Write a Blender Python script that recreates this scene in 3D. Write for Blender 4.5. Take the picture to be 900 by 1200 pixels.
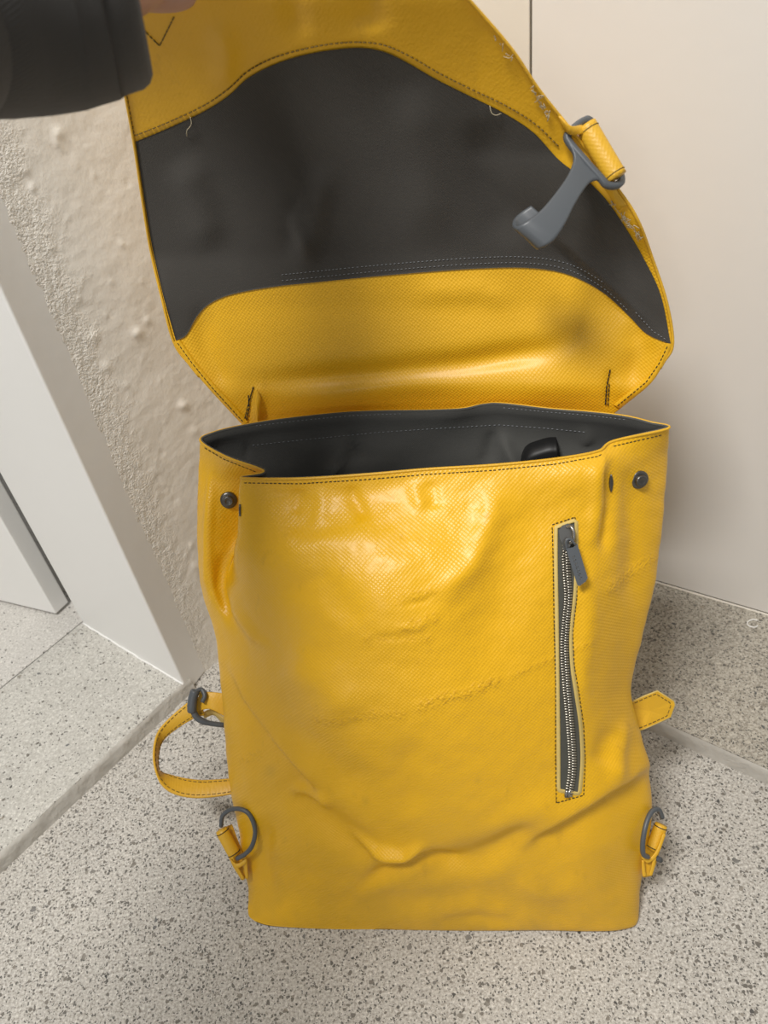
import bpy, math, random
import numpy as np
from mathutils import Vector, Matrix
from mathutils.bvhtree import BVHTree
random.seed(4); rng = np.random.default_rng(4)
for o in list(bpy.data.objects): bpy.data.objects.remove(o)
SC = bpy.context.scene
COL = SC.collection

# ------------------------------------------------------------ camera
F = 930.0                      # focal length in pixels of the 900x1200 frame
H = 0.75                       # camera height
d = np.array([170., 1075., F]); d /= np.linalg.norm(d)        # 'down' seen from the camera
Zc = -d; Yc = np.array([0, 0, 1.]) - d[2]*d; Yc /= np.linalg.norm(Yc); Xc = np.cross(Yc, Zc)
R = np.array([Xc, Yc, Zc])     # image axes (right, down, forward) -> world
CAM = np.array([0, 0, H])
cd = bpy.data.cameras.new('camera'); cam = bpy.data.objects.new('camera', cd); COL.objects.link(cam)
M = np.array([R @ [1, 0, 0], R @ [0, -1, 0], R @ [0, 0, -1]]).T
cam.matrix_world = Matrix([[*M[i], CAM[i]] for i in range(3)] + [[0, 0, 0, 1]])
cd.sensor_fit = 'VERTICAL'; cd.sensor_height = 36; cd.lens = 36*F/1200
cd.clip_start = 0.02
cd.dof.use_dof = True; cd.dof.focus_distance = 0.66; cd.dof.aperture_fstop = 9.5
SC.camera = cam

# ------------------------------------------------------------ world, lamps, exposure
SC.view_settings.view_transform = 'Standard'; SC.view_settings.look = 'None'
SC.view_settings.exposure = -0.16; SC.view_settings.gamma = 1
w = bpy.data.worlds.new('world'); SC.world = w; w.use_nodes = True
w.node_tree.nodes['Background'].inputs[0].default_value = (1, .982, .955, 1)
w.node_tree.nodes['Background'].inputs[1].default_value = 0.30
def area(name, loc, target, sx, sy, power, col):
    l = bpy.data.lights.new(name, 'AREA'); l.shape = 'RECTANGLE'; l.size = sx; l.size_y = sy
    l.energy = power; l.color = col
    o = bpy.data.objects.new(name, l); COL.objects.link(o); o.location = loc
    o.rotation_euler = (Vector(target)-Vector(loc)).to_track_quat('-Z', 'Y').to_euler()
    return o
area('ceiling_light', (-.58, -.22, 2.3), (-.2, .4, .3), 0.6, 0.3, 52, (1, .972, .935))
area('sheen_light', (-.95, -1.9, 1.42), (0, .45, .35), 0.45, 0.45, 7, (1, .98, .96))  # added lamp behind the camera, gives the bag front its sheen

# ------------------------------------------------------------ geometry helpers
def un(u, v, z=0.):            # ray of a picture point met with a level plane
    r = R @ np.array([u-450, v-600, F]); return CAM + r*((z-H)/r[2])
def ud(u, v, dep):             # ray of a picture point at a given depth
    return CAM + R @ (np.array([(u-450)/F, (v-600)/F, 1.])*dep)
def unp(u, v, P, N):           # ray met with the plane through P with normal N
    r = R @ np.array([u-450, v-600, F]); return CAM + r*(np.dot(P-CAM, N)/np.dot(r, N))
def proj(P):
    q = (np.asarray(P)-CAM) @ R; return q[..., 0]/q[..., 2]*F+450, q[..., 1]/q[..., 2]*F+600
def nz(a): a = np.asarray(a, float); return a/np.linalg.norm(a)

ORG = np.zeros(3)
def mesh_ob(name, V, Fc, mat, parent=None, smooth=True, uv=None, attr=None):
    me = bpy.data.meshes.new(name)
    V = np.asarray(V, float) - (np.array(parent['_o']) if parent is not None else ORG)
    me.from_pydata(V.tolist(), [], [list(map(int, f)) for f in Fc])
    if uv is not None:
        l = me.uv_layers.new(name='uv'); idx = np.empty(len(me.loops), np.int32); me.loops.foreach_get('vertex_index', idx)
        l.data.foreach_set('uv', np.asarray(uv, np.float32)[idx].ravel())
    if attr:
        for k, val in attr.items():
            a = me.attributes.new(k, 'FLOAT', 'POINT'); a.data.foreach_set('value', np.asarray(val, np.float32).ravel())
    me.polygons.foreach_set('use_smooth', [smooth]*len(me.polygons))
    me.materials.append(mat); me.update()
    o = bpy.data.objects.new(name, me); COL.objects.link(o)
    if parent is not None: o.parent = parent; o['_o'] = parent['_o']
    return o
def empty(name, loc, label, cat):
    o = bpy.data.objects.new(name, None); COL.objects.link(o); o.location = loc; o['_o'] = list(map(float, loc))
    o['label'] = label; o['category'] = cat; o.empty_display_size = .05
    return o
def grid_faces(nr, nc, closed=False, off=0, flip=False):
    f = []
    for i in range(nr-1):
        for j in range(nc if closed else nc-1):
            k = (j+1) % nc
            q = (off+i*nc+j, off+i*nc+k, off+(i+1)*nc+k, off+(i+1)*nc+j)
            f.append(q[::-1] if flip else q)
    return f
def crom(P, k, closed=False, axis=0):   # Catmull-Rom resample along axis 0
    P = np.asarray(P, float); n = len(P); out = []
    if closed: idx = lambda i: P[i % n]; segs = n
    else:
        A = np.concatenate([[2*P[0]-P[1]], P, [2*P[-1]-P[-2]]]); idx = lambda i: A[i+1]; segs = n-1
    for i in range(segs):
        p0, p1, p2, p3 = idx(i-1), idx(i), idx(i+1), idx(i+2)
        kk = k[i] if hasattr(k, '__len__') else k
        for j in range(kk):
            t = j/kk
            out.append(.5*((2*p1)+(-p0+p2)*t+(2*p0-5*p1+4*p2-p3)*t*t+(-p0+3*p1-3*p2+p3)*t**3))
    if not closed: out.append(P[-1])
    return np.array(out)
def resample(P, step):
    P = np.asarray(P, float); s = np.r_[0, np.cumsum(np.linalg.norm(np.diff(P, axis=0), axis=1))]
    n = max(2, int(round(s[-1]/step))+1); t = np.linspace(0, s[-1], n)
    return np.array([np.interp(t, s, P[:, i]) for i in range(P.shape[1])]).T
def vnormals(V, Fc):
    V = np.asarray(V); Fa = np.array(Fc); n = np.zeros_like(V)
    fn = np.cross(V[Fa[:, 2]]-V[Fa[:, 0]], V[Fa[:, 3]]-V[Fa[:, 1]])
    for i in range(4): np.add.at(n, Fa[:, i], fn)
    l = np.linalg.norm(n, axis=1); l[l == 0] = 1
    return n/l[:, None]
def frames(P, closed=False, up=None):
    P = np.asarray(P, float); T = np.gradient(P, axis=0)
    if closed: T = np.roll(P, -1, 0)-np.roll(P, 1, 0)
    T /= np.linalg.norm(T, axis=1)[:, None]+1e-12
    a = np.array(up if up is not None else ([0, 0, 1.] if abs(T[0][2]) < .9 else [1., 0, 0])); A = []; 
    for t in T:
        a = a-np.dot(a, t)*t; a /= np.linalg.norm(a)+1e-12; A.append(a.copy())
    A = np.array(A); return T, A, np.cross(T, A)
def tube(P, r, seg=8, closed=False, up=None, rb=None, power=2.0):
    """tube along P; r may vary; rb second radius (flat tubes); power>2 gives boxier sections"""
    P = np.asarray(P, float); T, A, B = frames(P, closed, up); n = len(P)
    r = np.broadcast_to(r, (n,)); rb = r if rb is None else np.broadcast_to(rb, (n,))
    V = []
    for i in range(n):
        for j in range(seg):
            th = 2*math.pi*(j+.5)/seg; c, s = math.cos(th), math.sin(th)
            c = math.copysign(abs(c)**(2/power), c); s = math.copysign(abs(s)**(2/power), s)
            V.append(P[i]+A[i]*c*r[i]+B[i]*s*rb[i])
    Fc = grid_faces(n, seg, True)
    if closed:
        for j in range(seg):
            k = (j+1) % seg; Fc.append(((n-1)*seg+j, (n-1)*seg+k, k, j))
    else:
        Fc.append(tuple(range(seg))[::-1]); Fc.append(tuple((n-1)*seg+j for j in range(seg)))
    return V, Fc
class Acc:
    def __init__(s): s.V = []; s.F = []
    def add(s, VF):
        o = len(s.V); s.V += [list(v) for v in VF[0]]; s.F += [tuple(int(i)+o for i in f) for f in VF[1]]; return s
def slab(poly, z0, z1):
    n = len(poly); V = [(*p[:2], z0) for p in poly]+[(*p[:2], z1) for p in poly]
    return V, [tuple(range(n))[::-1], tuple(range(n, 2*n))]+[(i, (i+1) % n, n+(i+1) % n, n+i) for i in range(n)]
def ribbon(A, B, th, k=6):
    """strap given by its two edges (lists of 3-D points), with thickness"""
    A = crom(A, k); B = crom(B, k); n = len(A)
    T = np.gradient((A+B)/2, axis=0); Wd = B-A; N = np.cross(T, Wd); N /= np.linalg.norm(N, axis=1)[:, None]+1e-12
    V = []
    for i in range(n):
        m = (B[i]-A[i]); e = .06
        for p, q in ((0, .3), (e, .5), (.5, .5), (1-e, .5), (1, .3), (1, -.3), (1-e, -.5), (.5, -.5), (e, -.5), (0, -.3)):
            V.append(A[i]+m*p+N[i]*th*q)
    Fc = grid_faces(n, 10, True); Fc += [tuple(range(10))[::-1], tuple((n-1)*10+j for j in range(10))]
    return V, Fc
def stitches(pts, fn, dash, gap, r, acc, lift=0.0, jit=.15):
    """separate thread stitches along a line of picture points lying on surface fn"""
    P = resample(np.array(pts, float), .5); s = np.r_[0, np.cumsum(np.linalg.norm(np.diff(P, axis=0), axis=1))]
    t = 0
    while t < s[-1]-dash:
        q = [np.array([np.interp(t+dash*a, s, P[:, 0]), np.interp(t+dash*a, s, P[:, 1])]) for a in (0, .5, 1)]
        q3 = [fn(*x) for x in q]
        if all(x is not None for x in q3):
            q3 = [x+nz(CAM-x)*(lift+(r*.7 if i == 1 else 0)) for i, x in enumerate(q3)]
            acc.add(tube(q3, [r*.7, r, r*.7], 5))
        t += (dash+gap)*(1+random.uniform(-jit, jit))
def seg_feat(u, v, pts):
    """signed distance to a picture polyline and position along it (0..1)"""
    P = np.array(pts, float); best = np.full(u.shape, 1e9); sd = np.zeros(u.shape); tt = np.zeros(u.shape)
    L = np.linalg.norm(np.diff(P, axis=0), axis=1); tot = L.sum(); acc = 0
    for i in range(len(P)-1):
        a, b = P[i], P[i+1]; ab = b-a; t = np.clip(((u-a[0])*ab[0]+(v-a[1])*ab[1])/(ab@ab), 0, 1)
        dx = u-a[0]-t*ab[0]; dy = v-a[1]-t*ab[1]; dd = np.hypot(dx, dy); m = dd < best
        sg = np.sign(ab[0]*dy-ab[1]*dx)
        best = np.where(m, dd, best); sd = np.where(m, dd*sg, sd); tt = np.where(m, (acc+t*L[i])/tot, tt); acc += L[i]
    return sd, best, tt
def wrinkles(u, v, feats):
    D = np.zeros(u.shape)
    for kind, pts, wd, amp in feats:
        if kind == 'blob':
            (x, y) = pts; rx, ry = wd
            D += amp*np.exp(-((u-x)/rx)**2-((v-y)/ry)**2); continue
        sd, ds, t = seg_feat(u, v, pts)
        fade = np.clip(np.minimum(t, 1-t)/.3, 0, 1); fade = fade*fade*(3-2*fade)
        if kind == 'ridge': D += amp*fade*np.exp(-(ds/wd)**2)
        if kind == 'step':   # right-hand side (picture) rises sharply then relaxes
            D += amp*fade*np.tanh(sd/wd[0])*np.exp(-(ds/wd[1])**2)
    return D
def snoise(u, v, sc, seed, oct=3):
    g = np.random.default_rng(seed); out = np.zeros(u.shape)
    for o in range(oct):
        for k in range(7):
            th = g.uniform(0, 2*math.pi); fr = 2*math.pi/sc*(1.9**o)*g.uniform(.6, 1.4); ph = g.uniform(0, 6.28)
            out += np.sin((u*math.cos(th)+v*math.sin(th))*fr+ph)/(1.9**o)/7
    return out

# ------------------------------------------------------------ materials
def mat(name, col, rough=.5, metal=0., spec=.5, coat=0., sheen=0.):
    m = bpy.data.materials.new(name); m.use_nodes = True; b = m.node_tree.nodes['Principled BSDF']
    b.inputs['Base Color'].default_value = (*col, 1); b.inputs['Roughness'].default_value = rough
    b.inputs['Metallic'].default_value = metal; b.inputs['Specular IOR Level'].default_value = spec
    b.inputs['Coat Weight'].default_value = coat; b.inputs['Sheen Weight'].default_value = sheen
    return m, m.node_tree, b
def N(nt, t, **kw):
    n = nt.nodes.new(t)
    for k, val in kw.items():
        if k.startswith('_'): setattr(n, k[1:], val)
        else: n.inputs[k.replace('__', ' ')].default_value = val
    return n
def L(nt, a, b): nt.links.new(a, b)
def math_n(nt, op, a, b=None, clamp=False):
    n = nt.nodes.new('ShaderNodeMath'); n.operation = op; n.use_clamp = clamp
    for i, x in enumerate((a, b)):
        if x is None: continue
        if isinstance(x, (int, float)): n.inputs[i].default_value = x
        else: nt.links.new(x, n.inputs[i])
    return n.outputs[0]
def ramp(nt, fac, stops):
    r = nt.nodes.new('ShaderNodeValToRGB'); e = r.color_ramp.elements
    while len(e) < len(stops): e.new(.5)
    for k, (p, c) in enumerate(stops): e[k].position = p; e[k].color = (*c, 1) if len(c) == 3 else c
    nt.links.new(fac, r.inputs[0]); return r.outputs[0]
def mix(nt, fac, a, b, mode='MIX'):
    m = nt.nodes.new('ShaderNodeMix'); m.data_type = 'RGBA'; m.blend_type = mode
    for s, x in ((m.inputs[0], fac), (m.inputs[6], a), (m.inputs[7], b)):
        if isinstance(x, (int, float)): s.default_value = x
        elif isinstance(x, tuple): s.default_value = (*x, 1) if len(x) == 3 else x
        else: nt.links.new(x, s)
    return m.outputs[2]

def tarp(name, base, weave=1., rough=.38, dirt=0., coat=.14):
    m, nt, b = mat(name, base, rough, coat=coat); b.inputs['Coat Roughness'].default_value = .27
    uv = N(nt, 'ShaderNodeUVMap'); sep = N(nt, 'ShaderNodeSeparateXYZ'); L(nt, uv.outputs[0], sep.inputs[0])
    x, y = sep.outputs[0], sep.outputs[1]; k = 2*math.pi
    sx = math_n(nt, 'SINE', math_n(nt, 'MULTIPLY', math_n(nt, 'ADD', x, math_n(nt, 'MULTIPLY', y, .12)), k/.0034))
    sy = math_n(nt, 'SINE', math_n(nt, 'MULTIPLY', math_n(nt, 'SUBTRACT', y, math_n(nt, 'MULTIPLY', x, .05)), k/.0029))
    wv = math_n(nt, 'MULTIPLY', sx, sy)
    tc = N(nt, 'ShaderNodeTexCoord')
    n1 = N(nt, 'ShaderNodeTexNoise', Scale=26., Detail=5.); L(nt, tc.outputs['Object'], n1.inputs[0])
    n2 = N(nt, 'ShaderNodeTexNoise', Scale=420., Detail=3.); L(nt, tc.outputs['Object'], n2.inputs[0])
    n3 = N(nt, 'ShaderNodeTexNoise', Scale=7., Detail=4.); L(nt, tc.outputs['Object'], n3.inputs[0])
    wa = N(nt, 'ShaderNodeAttribute', _attribute_name='plain'); wv = math_n(nt, 'MULTIPLY', wv, math_n(nt, 'SUBTRACT', 1., wa.outputs['Fac']))
    h = math_n(nt, 'MULTIPLY', wv, .00011*weave)
    h = math_n(nt, 'ADD', h, math_n(nt, 'MULTIPLY', n2.outputs[0], .00022))
    h = math_n(nt, 'ADD', h, math_n(nt, 'MULTIPLY', n1.outputs[0], .0010))
    at = N(nt, 'ShaderNodeAttribute', _attribute_name='scuff')
    n4 = N(nt, 'ShaderNodeTexNoise', Scale=330., Detail=2.); L(nt, tc.outputs['Object'], n4.inputs[0])
    h = math_n(nt, 'ADD', h, math_n(nt, 'MULTIPLY', math_n(nt, 'MULTIPLY', at.outputs['Fac'], n4.outputs[0]), .0016))
    bp = N(nt, 'ShaderNodeBump', Distance=1., Strength=1.); L(nt, h, bp.inputs['Height']); L(nt, bp.outputs[0], b.inputs['Normal'])
    c = mix(nt, math_n(nt, 'MULTIPLY', n3.outputs[0], .35), base, tuple(np.array(base)*(.80, .78, .9)))
    # scratches and rubbed marks
    mp = N(nt, 'ShaderNodeMapping'); mp.inputs['Scale'].default_value = (30, 30, 7); mp.inputs['Rotation'].default_value = (.3, .5, 0)
    L(nt, tc.outputs['Object'], mp.inputs[0]); n5 = N(nt, 'ShaderNodeTexNoise', Scale=2.2, Detail=6., Roughness=.6); L(nt, mp.outputs[0], n5.inputs[0])
    sc_ = ramp(nt, n5.outputs[0], [(.63, (0, 0, 0)), (.72, (1, 1, 1))])
    c = mix(nt, math_n(nt, 'MULTIPLY', sc_, .22), c, tuple(np.array(base)*(.55, .5, 1)))
    c = mix(nt, math_n(nt, 'MULTIPLY', at.outputs['Fac'], math_n(nt, 'MULTIPLY', ramp(nt, n4.outputs[0], [(.5, (0, 0, 0)), (.62, (1, 1, 1))]), .4)), c, tuple(np.array(base)*(.6, .5, .7)))
    gd = N(nt, 'ShaderNodeAttribute', _attribute_name='grime')
    c = mix(nt, math_n(nt, 'MULTIPLY', gd.outputs['Fac'], math_n(nt, 'ADD', .18, math_n(nt, 'MULTIPLY', n1.outputs[0], .8))), c, (.36, .22, .03))
    L(nt, c, b.inputs['Base Color'])
    rr = math_n(nt, 'ADD', rough-.06, math_n(nt, 'MULTIPLY', n1.outputs[0], .16)); L(nt, rr, b.inputs['Roughness'])
    return m
YEL = (.82, .455, .006)
M_tarp = tarp('yellow_tarpaulin', YEL)
M_tarp_in = tarp('yellow_tarpaulin_inside', (.82, .455, .009), rough=.46)
M_strap = tarp('yellow_strap', (.74, .42, .02), weave=.5, rough=.45, coat=.1)
m, nt, b = mat('worn_tarpaulin_edge', (.62, .46, .14), .7); M_edge = m
m, nt, b = mat('pale_thread', (.55, .48, .33), .8); M_fray = m
m, nt, b = mat('black_thread', (.018, .016, .01), .7); M_thread = m
m, nt, b = mat('grey_thread', (.22, .23, .245), .7); M_gthread = m
m, nt, b = mat('olive_thread', (.17, .11, .02), .7); M_othread = m
def fabric(name, base, sc, rough=.85):
    m, nt, b = mat(name, base, rough, spec=.25, sheen=.15)
    uv = N(nt, 'ShaderNodeUVMap'); sep = N(nt, 'ShaderNodeSeparateXYZ'); L(nt, uv.outputs[0], sep.inputs[0])
    s1 = math_n(nt, 'SINE', math_n(nt, 'MULTIPLY', math_n(nt, 'ADD', sep.outputs[0], math_n(nt, 'MULTIPLY', sep.outputs[1], .8)), 2*math.pi/sc))
    tc = N(nt, 'ShaderNodeTexCoord'); n1 = N(nt, 'ShaderNodeTexNoise', Scale=900., Detail=3.); L(nt, tc.outputs['Object'], n1.inputs[0])
    n2 = N(nt, 'ShaderNodeTexNoise', Scale=18., Detail=4.); L(nt, tc.outputs['Object'], n2.inputs[0])
    h = math_n(nt, 'ADD', math_n(nt, 'MULTIPLY', s1, .00006), math_n(nt, 'MULTIPLY', n1.outputs[0], .0003))
    bp = N(nt, 'ShaderNodeBump', Distance=1.); L(nt, h, bp.inputs['Height']); L(nt, bp.outputs[0], b.inputs['Normal'])
    L(nt, mix(nt, n2.outputs[0], tuple(np.array(base)*.82), tuple(np.array(base)*1.2)), b.inputs['Base Color'])
    return m
M_lin = fabric('charcoal_twill', (.056, .052, .046), .0017)
M_lin2 = fabric('charcoal_lining', (.080, .080, .074), .0012, .75)
M_slv = fabric('dark_sleeve_knit', (.062, .060, .058), .0022, .95)
m, nt, b = mat('dark_grey_plastic', (.085, .095, .105), .42); M_pl = m
m, nt, b = mat('gunmetal', (.13, .125, .115), .33, metal=.85); M_gun = m
m, nt, b = mat('zinc', (.30, .30, .29), .30, metal=.9); M_zinc = m
m, nt, b = mat('zipper_teeth_metal', (.50, .47, .40), .30, metal=.9); M_teeth = m
m, nt, b = mat('grey_zip_tape', (.075, .075, .062), .8); M_tape = m
m, nt, b = mat('black_nylon', (.008, .008, .008), .5); M_blk = m
m, nt, b = mat('skin', (.50, .30, .22), .5); b.inputs['Subsurface Weight'].default_value = .1; b.inputs['Subsurface Radius'].default_value = (.01, .004, .002)
tc = N(nt, 'ShaderNodeTexCoord'); nn = N(nt, 'ShaderNodeTexNoise', Scale=60., Detail=4.); L(nt, tc.outputs['Object'], nn.inputs[0])
L(nt, mix(nt, nn.outputs[0], (.56, .34, .26), (.43, .24, .17)), b.inputs['Base Color']); M_skin = m
m, nt, b = mat('nail', (.62, .42, .35), .3); M_nail = m

def concrete(name, light, seed, chip=.20, grain=1.0):
    m, nt, b = mat(name, light, .62)
    geo = N(nt, 'ShaderNodeNewGeometry'); mp = N(nt, 'ShaderNodeMapping'); mp.inputs['Location'].default_value = (seed, seed*.7, 0)
    L(nt, geo.outputs['Position'], mp.inputs[0]); P = mp.outputs[0]
    wn = N(nt, 'ShaderNodeTexNoise', Scale=160., Detail=2.); L(nt, P, wn.inputs[0])
    Pd = N(nt, 'ShaderNodeVectorMath', _operation='MULTIPLY_ADD'); L(nt, wn.outputs['Color'], Pd.inputs[0]); Pd.inputs[1].default_value = (.005, .005, .005); L(nt, P, Pd.inputs[2])
    def chips(scale, size, dens):
        v = N(nt, 'ShaderNodeTexVoronoi', Scale=scale); L(nt, Pd.outputs[0], v.inputs['Vector'])
        sp = N(nt, 'ShaderNodeSeparateColor'); L(nt, v.outputs['Color'], sp.inputs[0])
        pick = math_n(nt, 'LESS_THAN', sp.outputs[0], dens)
        sz = math_n(nt, 'MULTIPLY', math_n(nt, 'ADD', sp.outputs[1], .35), size)
        ins = math_n(nt, 'LESS_THAN', v.outputs['Distance'], sz)
        return math_n(nt, 'MULTIPLY', pick, ins), sp.outputs[2]
    n1 = N(nt, 'ShaderNodeTexNoise', Scale=14., Detail=6.); L(nt, P, n1.inputs[0])
    n2 = N(nt, 'ShaderNodeTexNoise', Scale=420., Detail=4., Roughness=.7); L(nt, P, n2.inputs[0])
    c = mix(nt, n1.outputs[0], tuple(np.array(light)*.86), tuple(np.array(light)*1.14))
    c = mix(nt, math_n(nt, 'MULTIPLY', ramp(nt, n2.outputs[0], [(.36, (1, 1, 1)), (.56, (0, 0, 0))]), grain), c, tuple(np.array(light)*(.50, .48, .45)))
    c = mix(nt, ramp(nt, n2.outputs[0], [(.58, (0, 0, 0)), (.70, (1, 1, 1))]), c, tuple(np.array(light)*1.4))
    k1, r1 = chips(520., .48, chip*1.2); c = mix(nt, math_n(nt, 'MULTIPLY', k1, .9), c, (.09, .085, .075))
    k2, r2 = chips(290., .42, chip*.55)
    dk = mix(nt, r2, (.045, .045, .042), (.20, .18, .15)); c = mix(nt, math_n(nt, 'MULTIPLY', k2, .95), c, dk)
    k3, r3 = chips(170., .34, chip*.16); c = mix(nt, math_n(nt, 'MULTIPLY', k3, .8), c, mix(nt, r3, (.05, .06, .07), (.30, .26, .2)))
    L(nt, c, b.inputs['Base Color'])
    bp = N(nt, 'ShaderNodeBump', Distance=1.); L(nt, math_n(nt, 'MULTIPLY', n2.outputs[0], .0007), bp.inputs['Height']); L(nt, bp.outputs[0], b.inputs['Normal'])
    return m
M_floor = concrete('speckled_concrete', (.55, .528, .485), 3., .27)
M_slabL = concrete('worn_grey_concrete', (.55, .535, .49), 11., .09, .6)
M_slabR = concrete('grey_concrete_step', (.44, .41, .35), 17., .24)
M_land = concrete('landing_concrete', (.60, .58, .54), 23., .05, .5)
m, nt, b = mat('concrete_nosing', (.42, .40, .36), .7); M_nose = m
tc = N(nt, 'ShaderNodeNewGeometry'); nn = N(nt, 'ShaderNodeTexNoise', Scale=60., Detail=6.); L(nt, tc.outputs['Position'], nn.inputs[0])
L(nt, mix(nt, nn.outputs[0], (.40, .38, .34), (.60, .58, .53)), b.inputs['Base Color'])
bp = N(nt, 'ShaderNodeBump', Distance=1.); L(nt, math_n(nt, 'MULTIPLY', nn.outputs[0], .004), bp.inputs['Height']); L(nt, bp.outputs[0], b.inputs['Normal'])
def paint(name, col, bump, rough=.45, scale=60.):
    m, nt, b = mat(name, col, rough)
    g = N(nt, 'ShaderNodeNewGeometry'); n1 = N(nt, 'ShaderNodeTexNoise', Scale=scale, Detail=5.); L(nt, g.outputs['Position'], n1.inputs[0])
    n2 = N(nt, 'ShaderNodeTexNoise', Scale=4., Detail=3.); L(nt, g.outputs['Position'], n2.inputs[0])
    bp = N(nt, 'ShaderNodeBump', Distance=1.); L(nt, math_n(nt, 'MULTIPLY', n1.outputs[0], bump), bp.inputs['Height']); L(nt, bp.outputs[0], b.inputs['Normal'])
    L(nt, mix(nt, n2.outputs[0], tuple(np.array(col)*.97), tuple(np.array(col)*1.03)), b.inputs['Base Color'])
    return m
M_white = paint('white_gloss_paint', (.85, .845, .82), .0003, .35)
M_door = paint('warm_white_door_paint', (.75, .725, .685), .0002, .4)
M_cream = paint('cream_jamb_paint', (.74, .70, .62), .0003, .4)
# plaster: painted, uneven, rough pitted band beside the casing
m, nt, b = mat('painted_plaster', (.72, .67, .57), .55); M_plas = m
g = N(nt, 'ShaderNodeNewGeometry'); at = N(nt, 'ShaderNodeAttribute', _attribute_name='rough_band')
n1 = N(nt, 'ShaderNodeTexNoise', Scale=90., Detail=5.); n2 = N(nt, 'ShaderNodeTexNoise', Scale=480., Detail=3.); n3 = N(nt, 'ShaderNodeTexVoronoi', Scale=40.)
n4 = N(nt, 'ShaderNodeTexNoise', Scale=28., Detail=4.)
for n_ in (n1, n2, n3, n4): L(nt, g.outputs['Position'], n_.inputs['Vector'])
h = math_n(nt, 'ADD', math_n(nt, 'MULTIPLY', n1.outputs[0], .0009), math_n(nt, 'MULTIPLY', n4.outputs[0], .0010))
h = math_n(nt, 'ADD', h, math_n(nt, 'MULTIPLY', math_n(nt, 'MULTIPLY', at.outputs['Fac'], n2.outputs[0]), .0028))
bp = N(nt, 'ShaderNodeBump', Distance=1., Strength=.9); L(nt, h, bp.inputs['Height']); L(nt, bp.outputs[0], b.inputs['Normal'])
pit = math_n(nt, 'MULTIPLY', ramp(nt, n2.outputs[0], [(.30, (1, 1, 1)), (.40, (0, 0, 0))]), at.outputs['Fac'])
L(nt, mix(nt, math_n(nt, 'MULTIPLY', pit, .6), (.86, .825, .75), (.36, .33, .28)), b.inputs['Base Color'])

# ------------------------------------------------------------ the setting
S = .02                                        # height of the raised slabs
def struct(name, V, Fc, m_, smooth=False, **k):
    o = mesh_ob(name, V, Fc, m_, None, smooth, **k); o['kind'] = 'structure'; return o
v2 = lambda p: np.array(p[:2])
def lineX(p, dp, q, dq):                       # intersection of two plan lines
    A = np.array([dp, -dq]).T; t = np.linalg.solve(A, q-p); return p+dp*t[0]
struct('floor', *slab([(-1.7, -1.5), (1.8, -1.5), (1.8, 1.6), (-1.7, 1.6)], -.05, 0), M_floor)
# plan directions
rw0, rw1 = v2(un(770, 681, S)), v2(un(900, 719, S)); dR = (rw1-rw0)/np.linalg.norm(rw1-rw0)
f0, f1 = v2(un(97, 730, S)), v2(un(215, 802, S)); dF = (f1-f0)/np.linalg.norm(f1-f0)
l0, l1 = v2(un(0, 1000, S)), v2(un(213, 802, S)); dL = (l1-l0)/np.linalg.norm(l1-l0)
s0, s1 = v2(un(775, 845, S)), v2(un(900, 901, S)); dS = (s1-s0)/np.linalg.norm(s1-s0)
pw = v2(un(240, 788, 0)); pw2 = v2(un(257, 773, 0)); dP = dL
corner = lineX(pw, dP, rw0, dR)
nP = np.array([dP[1], -dP[0]])                 # out of the plaster wall, to the right
nF = np.array([dF[1], -dF[0]]);  nF = nF if nF[1] < 0 else -nF     # toward the camera
nR = np.array([dR[1], -dR[0]]);  nR = nR if nR[1] < 0 else -nR
# left threshold slab, cut in two pieces by a joint
j0, j1 = v2(un(0, 808, S)), v2(un(92, 733, S)); dJ = (j1-j0)/np.linalg.norm(j1-j0)
e0 = l1+dL*.012; a0 = l0-dL*1.2
jn = lineX(j0, dJ, f0, dF)
def grid_slab(poly, z0, z1): return slab(poly, z0, z1)
gap = .0012
ff = e0-dF*.0
Pj_far = jn; Pj_near = j0-dJ*1.4
struct('floor_threshold_slab', *slab([a0, e0, lineX(e0, dF, j0, dJ)-dJ*0, Pj_near][::-1], 0, S), M_slabL)
offj = -dF*gap*2
o = struct('floor_landing_slab', *slab([Pj_near+offj, lineX(e0, dF, j0, dJ)+offj+dJ*.9, np.array([-1.7, 1.6]), np.array([-1.7, -.4])][::-1], 0, S-.0006), M_land)
# nosing strip along the face of the threshold slab
n_out = np.array([dL[1], -dL[0]])
NL = 220; V = []; ts = np.linspace(0, 1, NL)
for t in ts:
    p = a0+(e0-a0)*t; wob = .0006*math.sin(t*70)+.0005*math.sin(t*223+1)+random.uniform(-.0003, .0003)
    top = S+.0002+random.uniform(-.0003, .0002)
    for q, z in ((-.0008, top), (.0012+wob, top-.0016), (.0022+wob, top-.006), (.0035, 0.0)):
        V.append((*(p+n_out*q), z))
struct('trim_1', V, grid_faces(NL, 4), M_nose, True)
# right raised step
e1 = s1+dS*1.2; e2 = s0-dS*.75
struct('floor_step_slab', *slab([e2, e1, e1-nR*1.0, e2-nR*1.0], 0, S), M_slabR)
V = []
for t in ts:
    p = e2+(e1-e2)*t; n_ = np.array([dS[1], -dS[0]]); n_ = n_ if n_[1] < 0 else -n_
    wob = .0006*math.sin(t*60)+random.uniform(-.0003, .0003); top = S+.0002+random.uniform(-.0003, .0002)
    for q, z in ((-.001, top), (.0012+wob, top-.0018), (.0022+wob, top-.007), (.0032, 0.)): V.append((*(p+n_*q), z))
struct('trim_2', V, grid_faces(NL, 4, flip=True), M_nose, True)
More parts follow.
